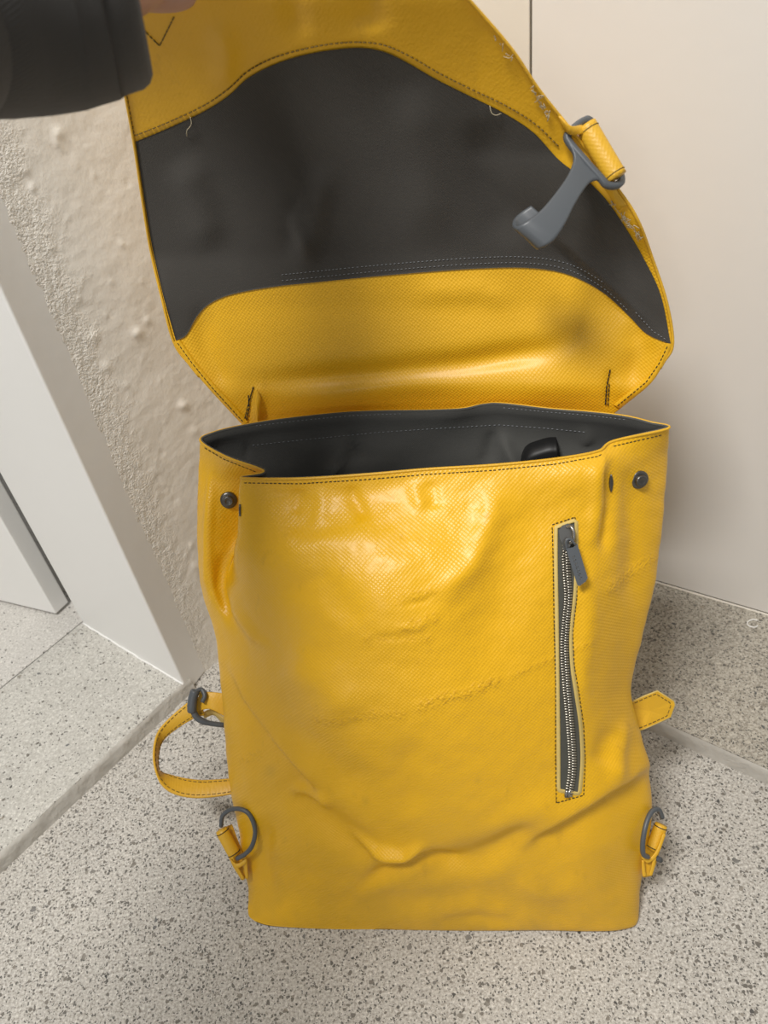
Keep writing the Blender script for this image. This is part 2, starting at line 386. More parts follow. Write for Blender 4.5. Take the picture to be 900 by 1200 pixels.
# plaster wall
LW = np.linalg.norm(corner-pw)+.02; HW = 1.25; nx, nyy = 260, 520
gx, gy = np.meshgrid(np.linspace(-.03, LW, nx), np.linspace(0, HW, nyy))
P3 = np.stack([pw[0]+dP[0]*gx, pw[1]+dP[1]*gx, gy], -1)
uu, vv = proj(P3)
band = np.clip(1-(gx-.0)/.045-snoise(gx, gy, .03, 5)*.35, 0, 1); band = band*band*(3-2*band)
disp = .0002*snoise(gx, gy, .03, 9)+.0009*snoise(gx, gy, .16, 2)+band*.0007*snoise(gx, gy, .008, 3)
lumps = [(68, 156, 6, .0022), (66, 168, 4, .0015), (160, 390, 6, .003), (172, 376, 4, .0016), (142, 286, 4, .0013), (215, 475, 5, .003), (228, 505, 5, .0015),
         (100, 120, 3, .001), (92, 350, 3, .0012), (148, 452, 4, .0015), (205, 585, 3, -.001), (190, 530, 3, -.001), (185, 580, 4, .001), (225, 640, 4, .0015), (228, 665, 5, .0018), (110, 205, 3, .001),
         (80, 255, 3, .0008), (60, 130, 3, .001), (130, 330, 3, .0009), (38, 220, 4, .0016), (30, 200, 4, .0016), (60, 290, 5, .0015), (110, 395, 6, .002), (125, 430, 6, .0016), (165, 330, 3, .001)]
for (lu, lv, lr, la) in lumps: disp += .75*la*np.exp(-((uu-lu)**2+(vv-lv)**2)/lr**2)
for _ in range(160):
    lx, ly = random.uniform(0, LW), random.uniform(0, HW); disp += random.choice([1, 1, -1])*random.uniform(.0004, .001)*np.exp(-((gx-lx)**2+(gy-ly)**2)/random.uniform(.0015, .0032)**2)
P3 = P3+np.array([*nP, 0])*disp[..., None]
struct('wall_left', P3.reshape(-1, 3), grid_faces(nyy, nx), M_plas, True, attr={'rough_band': band.ravel()})
p_back = [pw-dP*.0-nP*.002, corner+dP*.02-nP*.002, corner+dP*.02-nP*.10, pw-nP*.10]
struct('wall_left_core', *slab(p_back, 0, 2.5), M_cream)
# casing (white post): front face from f0 to f1, side face back to the plaster
side0 = v2(un(218, 806, S)) ; 
c_tr = f1+dF*.0; thick = np.linalg.norm(pw-c_tr)
def bev_box(poly, z0, z1, r, m_, name):
    V, Fc = slab(poly, z0, z1); o = struct(name, V, Fc, m_)
    bv = o.modifiers.new('bevel', 'BEVEL'); bv.width = r; bv.segments = 3
    return o
dback = (pw-c_tr)/np.linalg.norm(pw-c_tr)
bev_box([f0, c_tr, c_tr+dback*(thick+.004), f0+dback*(thick+.004)], .0005, 2.5, .0025, M_white, 'trim_3')
# caulk bead at the foot of the casing
V, Fc = tube([(*(f0+nF*.0005), S), *[(*(f0+(c_tr-f0)*t+nF*random.uniform(.0, .0012)), S+random.uniform(0, .0006)) for t in np.linspace(.03, .97, 30)], (*c_tr, S)], .0011, 6)
struct('trim_4', V, Fc, M_white, True)
# door leaf ajar at far left
q1 = v2(un(67, 722, S)); q0 = v2(un(0, 706, S)); q2 = v2(un(82, 708, S)); dD = (q1-q0)/np.linalg.norm(q1-q0)
bev_box([q1-dD*.5, q1, q2, q2-dD*.5], S+.004, 2.3, .0015, M_white, 'door_1')
bev_box([q1-dD*.5+np.array([.0, .02]), q2+dD*-.004+np.array([0, .02]), q2+np.array([0, .06]), q2-dD*.5+np.array([0, .06])], 0.0, S+.004, .0005, M_nose, 'trim_5')
# right wall: cream jamb left of the gap, door leaf right of it
gp = v2(unp(622, 60, np.array([*rw0, 0]), np.array([*nR, 0])))
bev_box([corner-dR*.05, gp-dR*.0012, gp-dR*.0012-nR*.08, corner-dR*.05-nR*.08][::-1], 0, 2.5, .001, M_cream, 'wall_right')
bev_box([gp+dR*.0012+nR*.001, gp+dR*1.3+nR*.001, gp+dR*1.3-nR*.04, gp+dR*.0012-nR*.04][::-1], S+.0015, 2.4, .001, M_door, 'door_2')
V, Fc = tube([(*(gp+nR*.002), S), (*(gp+dR*1.2+nR*.002), S)], .0012, 6); struct('trim_6', V, Fc, M_cream)
struct('wall_right_core', *slab([gp-dR*.6-nR*.085, gp+dR*1.4-nR*.085, gp+dR*1.4-nR*.12, gp-dR*.6-nR*.12][::-1], 0, 2.5), M_nose)
# small white paint mark on the step
pts = [un(u_, v_, S+.0004) for u_, v_ in ((888, 727), (882, 726), (876, 729), (877, 733), (884, 735), (888, 733))]
V, Fc = tube(crom(pts, 4), .0007, 5); o = mesh_ob('paint_mark', V, Fc, M_white)
o['label'] = 'small curved white paint mark on the grey step by the right wall'; o['category'] = 'paint mark'
pts = [un(u_, v_, S+.0003) for u_, v_ in ((818, 794), (824, 791), (828, 790))]
# ------------------------------------------------------------ backpack
BO = np.array([-.01, .36, 0.])
pack = empty('backpack', BO, 'worn yellow tarpaulin backpack standing on the concrete floor, its flap held open', 'backpack')
Pb = un(520, 1090, 0); Pt = un(500, 550, .39)
ang = math.radians(-10.5); Wx = np.array([math.cos(ang), math.sin(ang), 0])
NB = nz(np.cross(Wx, Pt-Pb)); NB = NB if NB[1] < 0 else -NB       # out of the front panel
UB = nz(np.cross(NB, Wx)); UB = UB if UB[2] > 0 else -UB
BK = np.array([-Wx[1], Wx[0], 0]); BK = BK if BK[1] > 0 else -BK
def bp_(u, v, n): return unp(u, v, Pb+NB*n, NB)
RZ = .39
rim_front = [(235, 517), (264, 535), (309, 552), (283, 560), (350, 561), (430, 556), (500, 550), (580, 545), (650, 538), (700, 529), (719, 517), (783, 502)]
rim_back = [(762, 495), (733, 488), (692, 483), (643, 479), (590, 473), (566, 474), (540, 479), (500, 481), (413, 483), (333, 491), (288, 498), (250, 507)]
rows = [
 [(233, 545, -.052), (256, 558, -.040), (298, 572, -.038), (281, 580, -.003), (350, 583, .002), (430, 579, .003), (500, 573, .003), (580, 568, .003), (650, 562, .002), (702, 553, -.001), (722, 545, -.012), (781, 535, -.050)],
 [(232, 590, -.052), (248, 598, -.036), (292, 606, -.044), (281, 612, -.002), (350, 616, .006), (430, 613, .009), (500, 608, .009), (580, 603, .009), (650, 597, .006), (704, 590, .000), (728, 583, -.014), (778, 575, -.050)],
 [(231, 640, -.052), (245, 647, -.034), (278, 655, -.044), (284, 660, -.004), (350, 665, .013), (425, 665, .019), (500, 660, .019), (580, 655, .017), (650, 649, .012), (706, 642, .002), (738, 635, -.014), (774, 630, -.048)],
 [(237, 692, -.050), (249, 698, -.034), (270, 704, -.034), (293, 708, -.006), (355, 713, .014), (425, 715, .022), (500, 712, .022), (580, 707, .020), (648, 701, .014), (704, 695, .004), (742, 688, -.014), (768, 684, -.046)],
 [(253, 748, -.044), (266, 752, -.030), (288, 757, -.016), (318, 762, -.002), (364, 768, .015), (428, 772, .023), (500, 770, .024), (580, 766, .022), (645, 760, .016), (698, 754, .006), (734, 748, -.012), (753, 744, -.042)],
 [(258, 812, -.040), (272, 816, -.024), (296, 820, -.012), (326, 824, .000), (370, 828, .014), (430, 832, .023), (500, 833, .025), (578, 830, .023), (642, 825, .018), (692, 820, .008), (724, 814, -.008), (740, 811, -.036)],
 [(264, 875, -.036), (280, 878, -.020), (304, 882, -.010), (336, 886, .000), (376, 890, .010), (432, 894, .020), (500, 896, .024), (578, 894, .022), (642, 889, .018), (694, 883, .010), (732, 876, -.004), (752, 871, -.030)],
 [(272, 937, -.034), (290, 940, -.018), (314, 944, -.010), (344, 948, -.002), (382, 952, .004), (436, 957, .012), (502, 960, .019), (578, 958, .018), (644, 953, .014), (698, 947, .008), (742, 940, -.004), (766, 935, -.026)],
 [(284, 990, -.032), (298, 993, -.018), (320, 997, -.008), (350, 1002, -.001), (386, 1007, .004), (440, 1012, .009), (504, 1016, .013), (578, 1015, .011), (642, 1010, .009), (696, 1004, .007), (738, 998, -.004), (759, 993, -.024)],
 [(292, 1038, -.026), (304, 1041, -.014), (326, 1045, -.006), (354, 1050, .000), (390, 1055, .003), (440, 1060, .006), (506, 1063, .008), (576, 1062, .007), (640, 1058, .006), (692, 1054, .004), (732, 1049, -.003), (750, 1045, -.018)],
 [(294, 1070, -.016), (300, 1081, -.007), (318, 1087, -.002), (350, 1089, .000), (392, 1090, .001), (442, 1088, .002), (508, 1089, .002), (576, 1089, .002), (640, 1088, .002), (690, 1089, .001), (730, 1087, -.002), (748, 1077, -.012)],
]
nback = len(rim_back)
G = []
top = [un(u, v, RZ) for u, v in rim_front]+[un(u, v, RZ+.001) for u, v in rim_back]
G.append(top)
nr = len(rows)
def crown(u, v, n, j):
    if j in (0, 11): return n
    g = np.interp(v, [560, 660, 860, 960, 1060], [0, 1, 1, .4, 0])
    h_ = .010*max(0, 1-((480-u)/230)**2) if u < 480 else .010-.00010*(u-480)
    if j in (1, 2): h_ = 0
    side = {1: .2, 2: .4, 3: .7, 10: .5}.get(j, 1.)
    return n+g*h_+side*.021*np.interp(v, [580, 700, 850, 960, 1088], [0, .6, 1, .75, 0])
for i, rw in enumerate(rows):
    fr = [bp_(c[0], c[1], crown(*c, j)) for j, c in enumerate(rw)]; a, b_ = fr[0], fr[-1]; s = (i+1)/nr
    bk = []
    for j in range(nback):
        t = (j+1)/(nback+1); th = math.pi*t
        x = .5*(1+math.copysign(abs(math.cos(th))**.55, math.cos(th)))
        y = abs(math.sin(th))**.55
        # depth behind the side line; thin at the top, box-like near the floor
        Dp = (.032+.030*min(1, s*2.2))
        p = a+(b_-a)*x; q = p+BK*Dp*y
        if i < 3:        # ease toward the open rim above
            w_ = (3-i)/4; rb_ = un(*rim_back[j], RZ); rel = rb_-(top[0]+(top[11]-top[0])*x)
            q = q*(1-w_)+(p+rel)*w_
        bk.append(q)
    row = fr+bk
    G.append(row)
# foot rows: tuck under
last = np.array(G[-1]); cen = last.mean(0)
und = last.copy(); und[:, 2] = np.minimum(und[:, 2], .003); last[:, 2] = np.maximum(last[:, 2], .0015)
G[-1] = list(last)
u1 = cen+(und-cen)*np.array([.985, .93, 1]); u1[:, 2] = .0006
u2 = cen+(und-cen)*np.array([.9, .8, 1]); u2[:, 2] = .0006
G.append(list(u1)); G.append(list(u2))
G = np.array(G)
kc = [24, 22, 20, 34, 30, 30, 30, 30, 26, 20, 30] + [9]*(nback+1)
A = np.array([crom(r, kc, True) for r in G])                 # rows x NC x 3
kr = [14, 18, 24, 26, 28, 30, 30, 30, 28, 24, 20, 8, 4]
B = crom(A, kr); NR, NC = B.shape[:2]
NF = sum(kc[:11])                                             # front columns
B[:, :, 2] = np.maximum(B[:, :, 2], .0004)
Fc = grid_faces(NR, NC, True)
V0 = B.reshape(-1, 3); nrm = vnormals(V0, Fc)
if (nrm.reshape(NR, NC, 3)[NR//2, NF//2] @ NB) < 0: nrm = -nrm; Fc = [f[::-1] for f in Fc]
uu, vv = proj(V0)
front = np.zeros((NR, NC)); front[:, :NF] = 1
for k_ in range(8): front[:, (NF+k_) % NC] = 1-k_/8
for k_ in range(1, 6): front[:, -k_] = 1-k_/6
fade_top = np.clip(np.arange(NR)/10., 0, 1)[:, None]; fade_bot = np.clip((sum(kr[:11])-np.arange(NR))/12., 0, 1)[:, None]
mask = (front*fade_top*fade_bot).ravel()
feats = [
 ('ridge', [(250, 530), (247, 580), (243, 630), (243, 680), (252, 725)], 5, .0026),
 ('ridge', [(281, 620), (275, 650), (272, 680), (279, 715), (300, 748), (325, 765)], 6, .0036),
 ('ridge', [(262, 640), (258, 690), (272, 735)], 8, -.0025),
 ('step', [(262, 770), (285, 820), (318, 868), (350, 905), (384, 948)], (3, 28), -.0026),
 ('ridge', [(325, 770), (380, 800), (420, 850)], 26, .004),
 ('ridge', [(320, 905), (370, 955), (420, 990), (455, 1003)], 16, -.0042),
 ('ridge', [(330, 925), (375, 938), (390, 955)], 7, .003),
 ('ridge', [(400, 975), (440, 997), (475, 1003), (505, 985)], 6, .0030),
 ('ridge', [(410, 1045), (450, 1022), (490, 1008), (520, 1010), (560, 1020)], 9, -.0034),
 ('ridge', [(425, 1005), (470, 1006), (510, 995)], 10, .002),
 ('step', [(785, 885), (740, 915), (690, 945), (640, 975), (600, 1010)], (6, 34), .0036),
 ('ridge', [(650, 955), (600, 985), (560, 1008), (520, 1018), (470, 1030)], 16, -.0040),
 ('ridge', [(660, 925), (600, 965), (555, 992)], 16, .0014),
 ('ridge', [(738, 838), (722, 880), (714, 925)], 9, .0022),
 ('ridge', [(720, 850), (700, 900)], 12, -.0018),
 ('ridge', [(372, 566), (378, 590), (372, 625)], 9, .0012),
 ('ridge', [(408, 566), (418, 590), (430, 612)], 9, -.0020),
 ('ridge', [(352, 570), (345, 605)], 8, -.0012),
 ('ridge', [(482, 560), (490, 585), (500, 600)], 9, .0015),
 ('ridge', [(505, 560), (510, 600)], 9, -.0012),
 ('ridge', [(575, 555), (578, 600), (555, 660), (500, 710)], 16, .0034),
 ('ridge', [(640, 550), (625, 610), (590, 690), (560, 790)], 34, -.0042),
 ('blob', (455, 715), (75, 60), .0045),
 ('blob', (330, 650), (45, 30), .003),
 ('ridge', [(300, 615), (350, 640), (420, 630), (470, 640)], 18, .0022),
 ('ridge', [(320, 690), (380, 680), (430, 740)], 16, -.0018),
 ('ridge', [(300, 775), (330, 850), (400, 910), (470, 940)], 22, -.003),
 ('ridge', [(716, 530), (716, 590), (706, 660)], 7, -.0032),
 ('ridge', [(701, 535), (700, 590), (690, 650)], 9, .002),
 ('ridge', [(735, 540), (742, 640), (735, 720)], 12, -.002),
 ('ridge', [(688, 640), (690, 720), (680, 790), (686, 860)], 14, .0025),
 ('ridge', [(300, 1085), (300, 1040), (285, 1000), (300, 960)], 9, .0015),
 ('ridge', [(320, 1060), (310, 1000), (315, 950)], 9, -.0018),
 ('ridge', [(480, 860), (475, 910), (490, 960)], 20, -.0018),
 ('ridge', [(340, 1050), (450, 1060), (560, 1048), (680, 1055)], 16, -.0014),
 ('ridge', [(600, 1035), (640, 1050), (690, 1035)], 12, .0012),
 ('ridge', [(500, 1085), (560, 1078), (620, 1086)], 8, -.0012),
 ('ridge', [(460, 732), (490, 734), (502, 722)], 4, .0007), ('ridge', [(470, 708), (500, 702), (512, 690)], 4, -.0006),
 ('ridge', [(430, 745), (500, 745)], 5, -.0008),
]
disp = (1.35+.5*np.clip((vv-800)/100, 0, 1))*wrinkles(uu, vv, feats)+.0007*snoise(uu, vv, 90, 3)+.0003*snoise(uu, vv, 34, 8)
V1 = V0+nrm*(disp*mask)[:, None]
V1[:, 2] = np.maximum(V1[:, 2], .0004)
scf = np.zeros(len(V0))
for pts, w_, a_ in [([(495, 826), (520, 818), (545, 813), (580, 798)], 7, 1), ([(370, 842), (400, 845)], 7, .7), ([(415, 840), (445, 835), (470, 838)], 6, .7),
                    ([(475, 730), (510, 722)], 7, .6), ([(470, 700), (505, 690)], 7, .5), ([(715, 690), (740, 672), (765, 655)], 8, .7), ([(670, 690), (690, 680)], 5, .5),
                    ([(430, 745), (505, 746)], 5, .5), ([(600, 792), (690, 752)], 4, .5), ([(285, 890), (300, 885)], 6, .6)]:
    sd, ds, t = seg_feat(uu, vv, pts); scf += a_*np.exp(-(ds/w_)**2)
scf *= mask
gr = np.clip((vv-960)/130, 0, 1)*.55*np.clip(.6+snoise(uu, vv, 60, 21), 0, 1)+np.exp(-((uu-262)/14)**2)*np.clip((vv-800)/60, 0, 1)*.3
for (x, y, r_) in [(428, 940, 5), (315, 905, 7), (560, 915, 4), (705, 940, 4), (425, 820, 60), (640, 1040, 10)]: gr += .35*np.exp(-((uu-x)**2+(vv-y)**2)/r_**2)*(1 if r_ < 20 else .2)
gr = np.where(front.ravel() > 0, np.clip(gr, 0, 1), .3)
nb = NR*NC; V1l = V1.tolist()+[list(V1.reshape(NR, NC, 3)[-1].mean(0))]
Fb = list(Fc)+[((NR-1)*NC+(j+1) % NC, (NR-1)*NC+j, nb) for j in range(NC)]
uvb = np.stack([V1 @ Wx, V1 @ UB], 1); uvb = np.vstack([uvb, uvb[-1:]])
body = mesh_ob('body', V1l, Fb, M_tarp, pack, True, uv=uvb, attr={'scuff': np.r_[scf, 0], 'grime': np.r_[gr, 0]})
body['label'] = 'yellow tarpaulin bag body with creased front'
# inner lining
Vin = (V1-nrm*.0032).reshape(NR, NC, 3); nin = sum(kr[:8])
cenr = Vin.mean(1, keepdims=True); Vin = Vin+(cenr-Vin)*.004
Vin[:, :, 2] = np.maximum(Vin[:, :, 2], .004)
Vin[0] += (V1.reshape(NR, NC, 3)[0]-Vin[0])*.45
Vin[0, :, 2] -= .0002
Vi = Vin[:nin:2].copy(); ni = len(Vi)
ui, vi = proj(Vi)
# gathers in the lining of the back wall
zz = RZ-Vi[:, :, 2]
cx = np.arange(NC)[None, :]*np.ones((ni, 1)); bk_m = (cx > NF).astype(float)
gath = (.0035*np.sin(cx*.31)+.003*np.sin(cx*.117+1))*np.clip((zz-.02)/.05, 0, 1)
pin = wrinkles(ui, vi, [('ridge', [(404, 500), (398, 530), (388, 560)], 7, .004), ('ridge', [(412, 500), (420, 540)], 6, -.003), ('ridge', [(585, 500), (600, 530), (610, 560)], 7, .004), ('ridge', [(578, 500), (570, 545)], 6, -.003), ('ridge', [(684, 495), (690, 520)], 7, .003), ('ridge', [(288, 497), (290, 540)], 3, -.002)])
Vi = Vi-BK[None, None]*np.maximum(.0045+gath*.7+pin*2.4, -.001)[..., None]*(bk_m*np.clip((zz-.012)/.03, 0, 1))[..., None]
Vi = Vi.reshape(-1, 3); Fi = grid_faces(ni, NC, True); cI = len(Vi)
Vi = np.vstack([Vi, Vi.reshape(ni, NC, 3)[-1].mean(0)]); Fi += [((ni-1)*NC+j, (ni-1)*NC+(j+1) % NC, cI) for j in range(NC)]
mesh_ob('lining', Vi, Fi, M_lin2, body, True, uv=np.stack([Vi @ Wx, Vi @ UB], 1))['label'] = 'dark grey fabric lining inside the bag'
# rim edging
rim = V1.reshape(NR, NC, 3)[0]
Vt, Ft = tube(rim-0*BK, .0011, 7, True, up=(0, 0, 1))
mesh_ob('rim_edging', Vt, Ft, M_edge if False else M_strap, body, True, uv=np.array(Vt)[:, :2])
Vt, Ft = tube(rim*.0+(rim+Vin[0])/2+np.array([0, 0, .0002]), .0011, 7, True, up=(0, 0, 1)); mesh_ob('lining_edge', Vt, Ft, M_lin2, body, True, uv=np.array(Vt)[:, :2])
bvh = BVHTree.FromPolygons([Vector(v) for v in V1l], [tuple(f) for f in Fb])
def on_body(u, v):
    r = nz(R @ np.array([u-450, v-600, F])); h_ = bvh.ray_cast(Vector(CAM), Vector(r)); return None if h_[0] is None else np.array(h_[0])
def body_n(u, v):
    r = nz(R @ np.array([u-450, v-600, F])); h_ = bvh.ray_cast(Vector(CAM), Vector(r)); n_ = np.array(h_[1]); return n_ if n_ @ r < 0 else -n_
bvi = BVHTree.FromPolygons([Vector(v) for v in Vi], [tuple(map(int, f)) for f in Fi])
def on_lin(u, v):
    r = nz(R @ np.array([u-450, v-600, F])); h_ = bvi.ray_cast(Vector(CAM), Vector(r)); return None if h_[0] is None else np.array(h_[0])
acc = Acc()
stitches([(286, 566), (350, 567), (430, 562), (500, 556), (580, 551), (650, 544), (700, 535), (706, 532)], on_body, 3.4, 1.6, .00042, acc)
stitches([(719, 523), (740, 518), (779, 509)], on_body, 3.4, 1.6, .00042, acc)
stitches([(240, 525), (262, 538), (300, 553)], on_body, 3.6, 1.4, .00045, acc)
o = mesh_ob('rim_stitching', acc.V, acc.F, M_thread, body); o['kind'] = 'stuff'; o['label'] = 'black thread along the rim'
acc = Acc()
stitches([(296, 522), (350, 516), (400, 511), (440, 507), (500, 503), (550, 500), (585, 498), (640, 502), (690, 507)], on_lin, 2.6, 2.6, .00035, acc)
stitches([(300, 499), (350, 493), (413, 487), (470, 485)], on_lin, 2.2, 2.8, .0003, acc)
stitches([(590, 478), (643, 483), (692, 487), (733, 492)], on_lin, 2.2, 2.8, .0003, acc)
o = mesh_ob('hem_stitching', acc.V, acc.F, M_gthread, body); o['kind'] = 'stuff'; o['label'] = 'grey thread on the lining hem'

# ---- studs and slits
def disc_profile(c, n, prof, seg=28, flat=None):
    T = nz(np.cross(n, [0, 0, 1.])); Bt = np.cross(n, T); V = []
    for (r_, z_) in prof:
        for j in range(seg):
            th = 2*math.pi*j/seg; V.append(c+T*math.cos(th)*r_+Bt*math.sin(th)*r_+n*z_)
    Fc_ = grid_faces(len(prof), seg, True); Fc_.append(tuple((len(prof)-1)*seg+j for j in range(seg))); return V, Fc_
for (u, v, lab) in ((268, 586, 'round dark snap stud on the left gusset'), (749, 562, 'round dark snap stud near the right edge')):
    c = on_body(u, v); n_ = nz(body_n(u, v)*.6+NB*.6)
    s_ = mesh_ob('snap_stud', *disc_profile(c, n_, [(.0069, -.001), (.0072, .0006), (.0066, .0016), (.0048, .0019), (.0044, .0020)]), M_gun, pack); s_['label'] = lab
    mesh_ob('stud_cap', *disc_profile(c+n_*.0018, n_, [(.0044, 0), (.0046, .0014), (.0044, .0026), (.0036, .0031), (.0026, .0031), (.0022, .0027), (.0008, .0027)]), M_gun, s_)
for (u, v, hh) in ((716.5, 566, 10), (282, 598, 7)):
    a_ = [on_body(u-.5, v-hh+i*hh/4*1.0) for i in range(9)]; a_ = [x+nz(CAM-x)*.0005 for x in a_ if x is not None]
    Vt, Ft = tube(a_, [.0004+.0013*math.sin(math.pi*(i+.4)/(len(a_)-.2)) for i in range(len(a_))], 10, rb=.0010)
    mesh_ob('magnet_slit', Vt, Ft, M_gun, body)['label'] = 'narrow dark metal slit beside the stud'

# ---- front zip pocket
zr = empty('zip_pocket', BO, '', ''); del zr['label']; del zr['category']; zr.parent = pack; zr.location = (0, 0, 0)
zin = [(653, 619), (674, 611), (674, 650), (672, 700), (667, 745), (668, 780), (674, 815), (679, 850), (681, 890), (678, 928), (656, 936), (656, 880), (656, 800), (654, 720), (653, 660)]
zl = crom([(653, 619), (653, 660), (654, 720), (655, 800), (656, 880), (656, 937)], 12)
zrr = crom([(674, 611), (674, 650), (673, 690), (668, 740), (669, 780), (674, 815), (679, 850), (681, 890), (678, 929)], 10)
zl = resample(zl, 4)[:78]; k_ = len(zl); zrr = np.array([np.interp(np.linspace(0, 1, k_), np.linspace(0, 1, len(zrr)), zrr[:, i]) for i in range(2)]).T
lift = lambda p, h_: p+nz(CAM-p)*h_
def strip(La, Lb, h_, nn=6, body_h=.0):
    V = []
    for a_, b__ in zip(La, Lb):
        for j in range(nn):
            q = a_+(b__-a_)*j/(nn-1); V.append(lift(on_body(*q), h_ if not callable(h_) else h_(j/(nn-1))))
    return V, grid_faces(len(La), nn)
Vs, Fs = strip(zl, zrr, .0004, 9); tape = mesh_ob('zipper_tape', Vs, Fs, M_tape, zr); tape['label'] = 'grey fabric zipper tape'
# welt: cut tarpaulin edge around the opening
loop = np.vstack([zl, zrr[::-1]]); loop = resample(np.vstack([loop, loop[:1]]), 3)[:-1]
c0 = loop.mean(0)
tl = np.roll(loop, -1, 0)-np.roll(loop, 1, 0); nl = np.stack([tl[:, 1], -tl[:, 0]], 1); nl /= np.linalg.norm(nl, axis=1)[:, None]
if ((nl[5]) @ (loop[5]-c0)) < 0: nl = -nl
V = []
for p, n2_ in zip(loop, nl):
    for q, h_ in ((-.8, .0003), (-.6, .0014), (.8, .0016), (2.4, .0011), (3.8, .0002)):
        V.append(lift(on_body(*(p+n2_*q)), h_))
m_ = len(loop); Fw = grid_faces(m_, 5)+[((m_-1)*5+j, (m_-1)*5+j+1, j+1, j) for j in range(4)]
mesh_ob('pocket_welt', V, Fw, M_edge, zr)['label'] = 'pale cut edge around the zipper'
acc = Acc(); rec = [(647, 615), (674, 606), (676, 650), (676, 700), (671, 742), (673, 780), (679, 815), (684, 850), (686, 890), (684, 932), (652, 941), (651, 880), (651, 800), (649, 720), (648, 650), (647, 615)]
stitches(rec, on_body, 3.2, 1.5, .00040, acc, lift=.0003)
o = mesh_ob('pocket_stitching', acc.V, acc.F, M_thread, zr); o['kind'] = 'stuff'; o['label'] = 'black thread framing the pocket'
# teeth
zc = crom([(662, 640), (663.5, 670), (665.5, 700), (663, 730), (661, 760), (663, 800), (667, 840), (670, 880), (670, 905), (666, 931)], 8)
zc = resample(zc, 3.15); acc = Acc()
for i, p in enumerate(zc):
    t_ = zc[min(i+1, len(zc)-1)]-zc[max(i-1, 0)]; t_ /= np.linalg.norm(t_); n2_ = np.array([t_[1], -t_[0]])
    wd_ = 1.6 if i > 8 else 1.0+.07*i
    for sgn in (-1, 1):
        a_ = p+n2_*sgn*(5.0 if i > 3 else 3.5)*.95+t_*(.8*sgn); b__ = p+n2_*sgn*-.2+t_*(.8*sgn)
        A3, B3 = lift(on_body(*a_), .0014), lift(on_body(*b__), .0018)
        acc.add(tube([A3, (A3+B3)/2, B3], [.0006, .00062, .0005], 6, rb=[.0010, .0010, .0008]))
o = mesh_ob('zipper_teeth', acc.V, acc.F, M_teeth, zr); o['kind'] = 'stuff'; o['label'] = 'two rows of pale metal zipper teeth'
acc = Acc()
for sgn in (-1, 1):
    P_ = [lift(on_body(u_+sgn*1.6, v_), .0016) for u_, v_ in ((666, 926), (664.5, 934))]; acc.add(tube(P_, .0012, 6))
mesh_ob('zipper_stop', acc.V, acc.F, M_zinc, zr)
# slider
def fan(poly, h0, h1, fn=None, top_only=False):
    """thick plate over the body along a picture polygon"""
    base = [on_body(*p) for p in poly]; n_ = nz(CAM-base[0])
    k = len(poly); V = [b_+n_*h0 for b_ in base]+[b_+n_*h1 for b_ in base]
    return V, [tuple(range(k)), tuple(range(k, 2*k))[::-1]]+[(i, (i+1) % k, k+(i+1) % k, k+i) for i in range(k)]
ref = lift(on_body(664, 628), .0025); dref = (ref-CAM) @ R[:, 2] if False else float(((ref-CAM) @ R)[2])
def pl(u, v, h_=0.): return ud(u, v, dref-h_)
def plate(poly, h0, h1):
    k = len(poly); V = [pl(*p, h0) for p in poly]+[pl(*p, h1) for p in poly]
    return V, [tuple(range(k)), tuple(range(k, 2*k))[::-1]]+[(i, (i+1) % k, k+(i+1) % k, k+i) for i in range(k)]
sl = mesh_ob('zipper_slider', *plate([(656, 622), (659, 617), (665, 614.5), (671, 616), (673, 622), (672, 632), (668, 638), (665, 644), (661, 644), (660, 637), (657, 631)], -.002, .0012), M_zinc, zr, False)
sl['label'] = 'grey metal zipper slider'
bv = sl.modifiers.new('bevel', 'BEVEL'); bv.width = .0006; bv.segments = 2
arc = crom([pl(664, 618, .001), pl(669, 617.5, .0035), pl(672.5, 624, .0048), pl(672, 632, .004), pl(668, 637, .002)], 6)
Vt, Ft = tube(arc, .0011, 8); mesh_ob('slider_bridge', Vt, Ft, M_zinc, sl) if False else mesh_ob('slider_bridge', Vt, Ft, M_zinc, zr)
acc = Acc(); hook = crom([pl(664.5, 642, .004), pl(663, 636, .005), pl(665, 632, .0055), pl(669.5, 632.5, .0055), pl(674, 638, .005)], 6); 
tab = mesh_ob('pull_tab', *plate([(663, 640), (666, 643), (672, 642), (676, 638), (688, 677), (686, 681), (679, 686), (677, 685)], .0030, .0046), M_pl, zr, False); tab['label'] = 'long flat grey zipper pull tab'
bv = tab.modifiers.new('bevel', 'BEVEL'); bv.width = .0004; bv.segments = 2
Vt, Ft = tube(hook, .0009, 8); mesh_ob('pull_ring', Vt, Ft, M_pl, zr)
acc = Acc()
for i in range(7):          # faint worn lettering down the tab
    u_, v_ = 672.5+i*1.35*1.0, 652+i*4.1
    acc.add(tube([pl(u_-1.2, v_+.4, .0047), pl(u_+1.4, v_-.5, .0047)], .00022, 5))
    acc.add(tube([pl(u_-1.2, v_+.4, .0047), pl(u_-.7, v_+2.4, .0047)], .00022, 5))
o = mesh_ob('tab_lettering', acc.V, acc.F, M_gun, zr); o['kind'] = 'stuff'

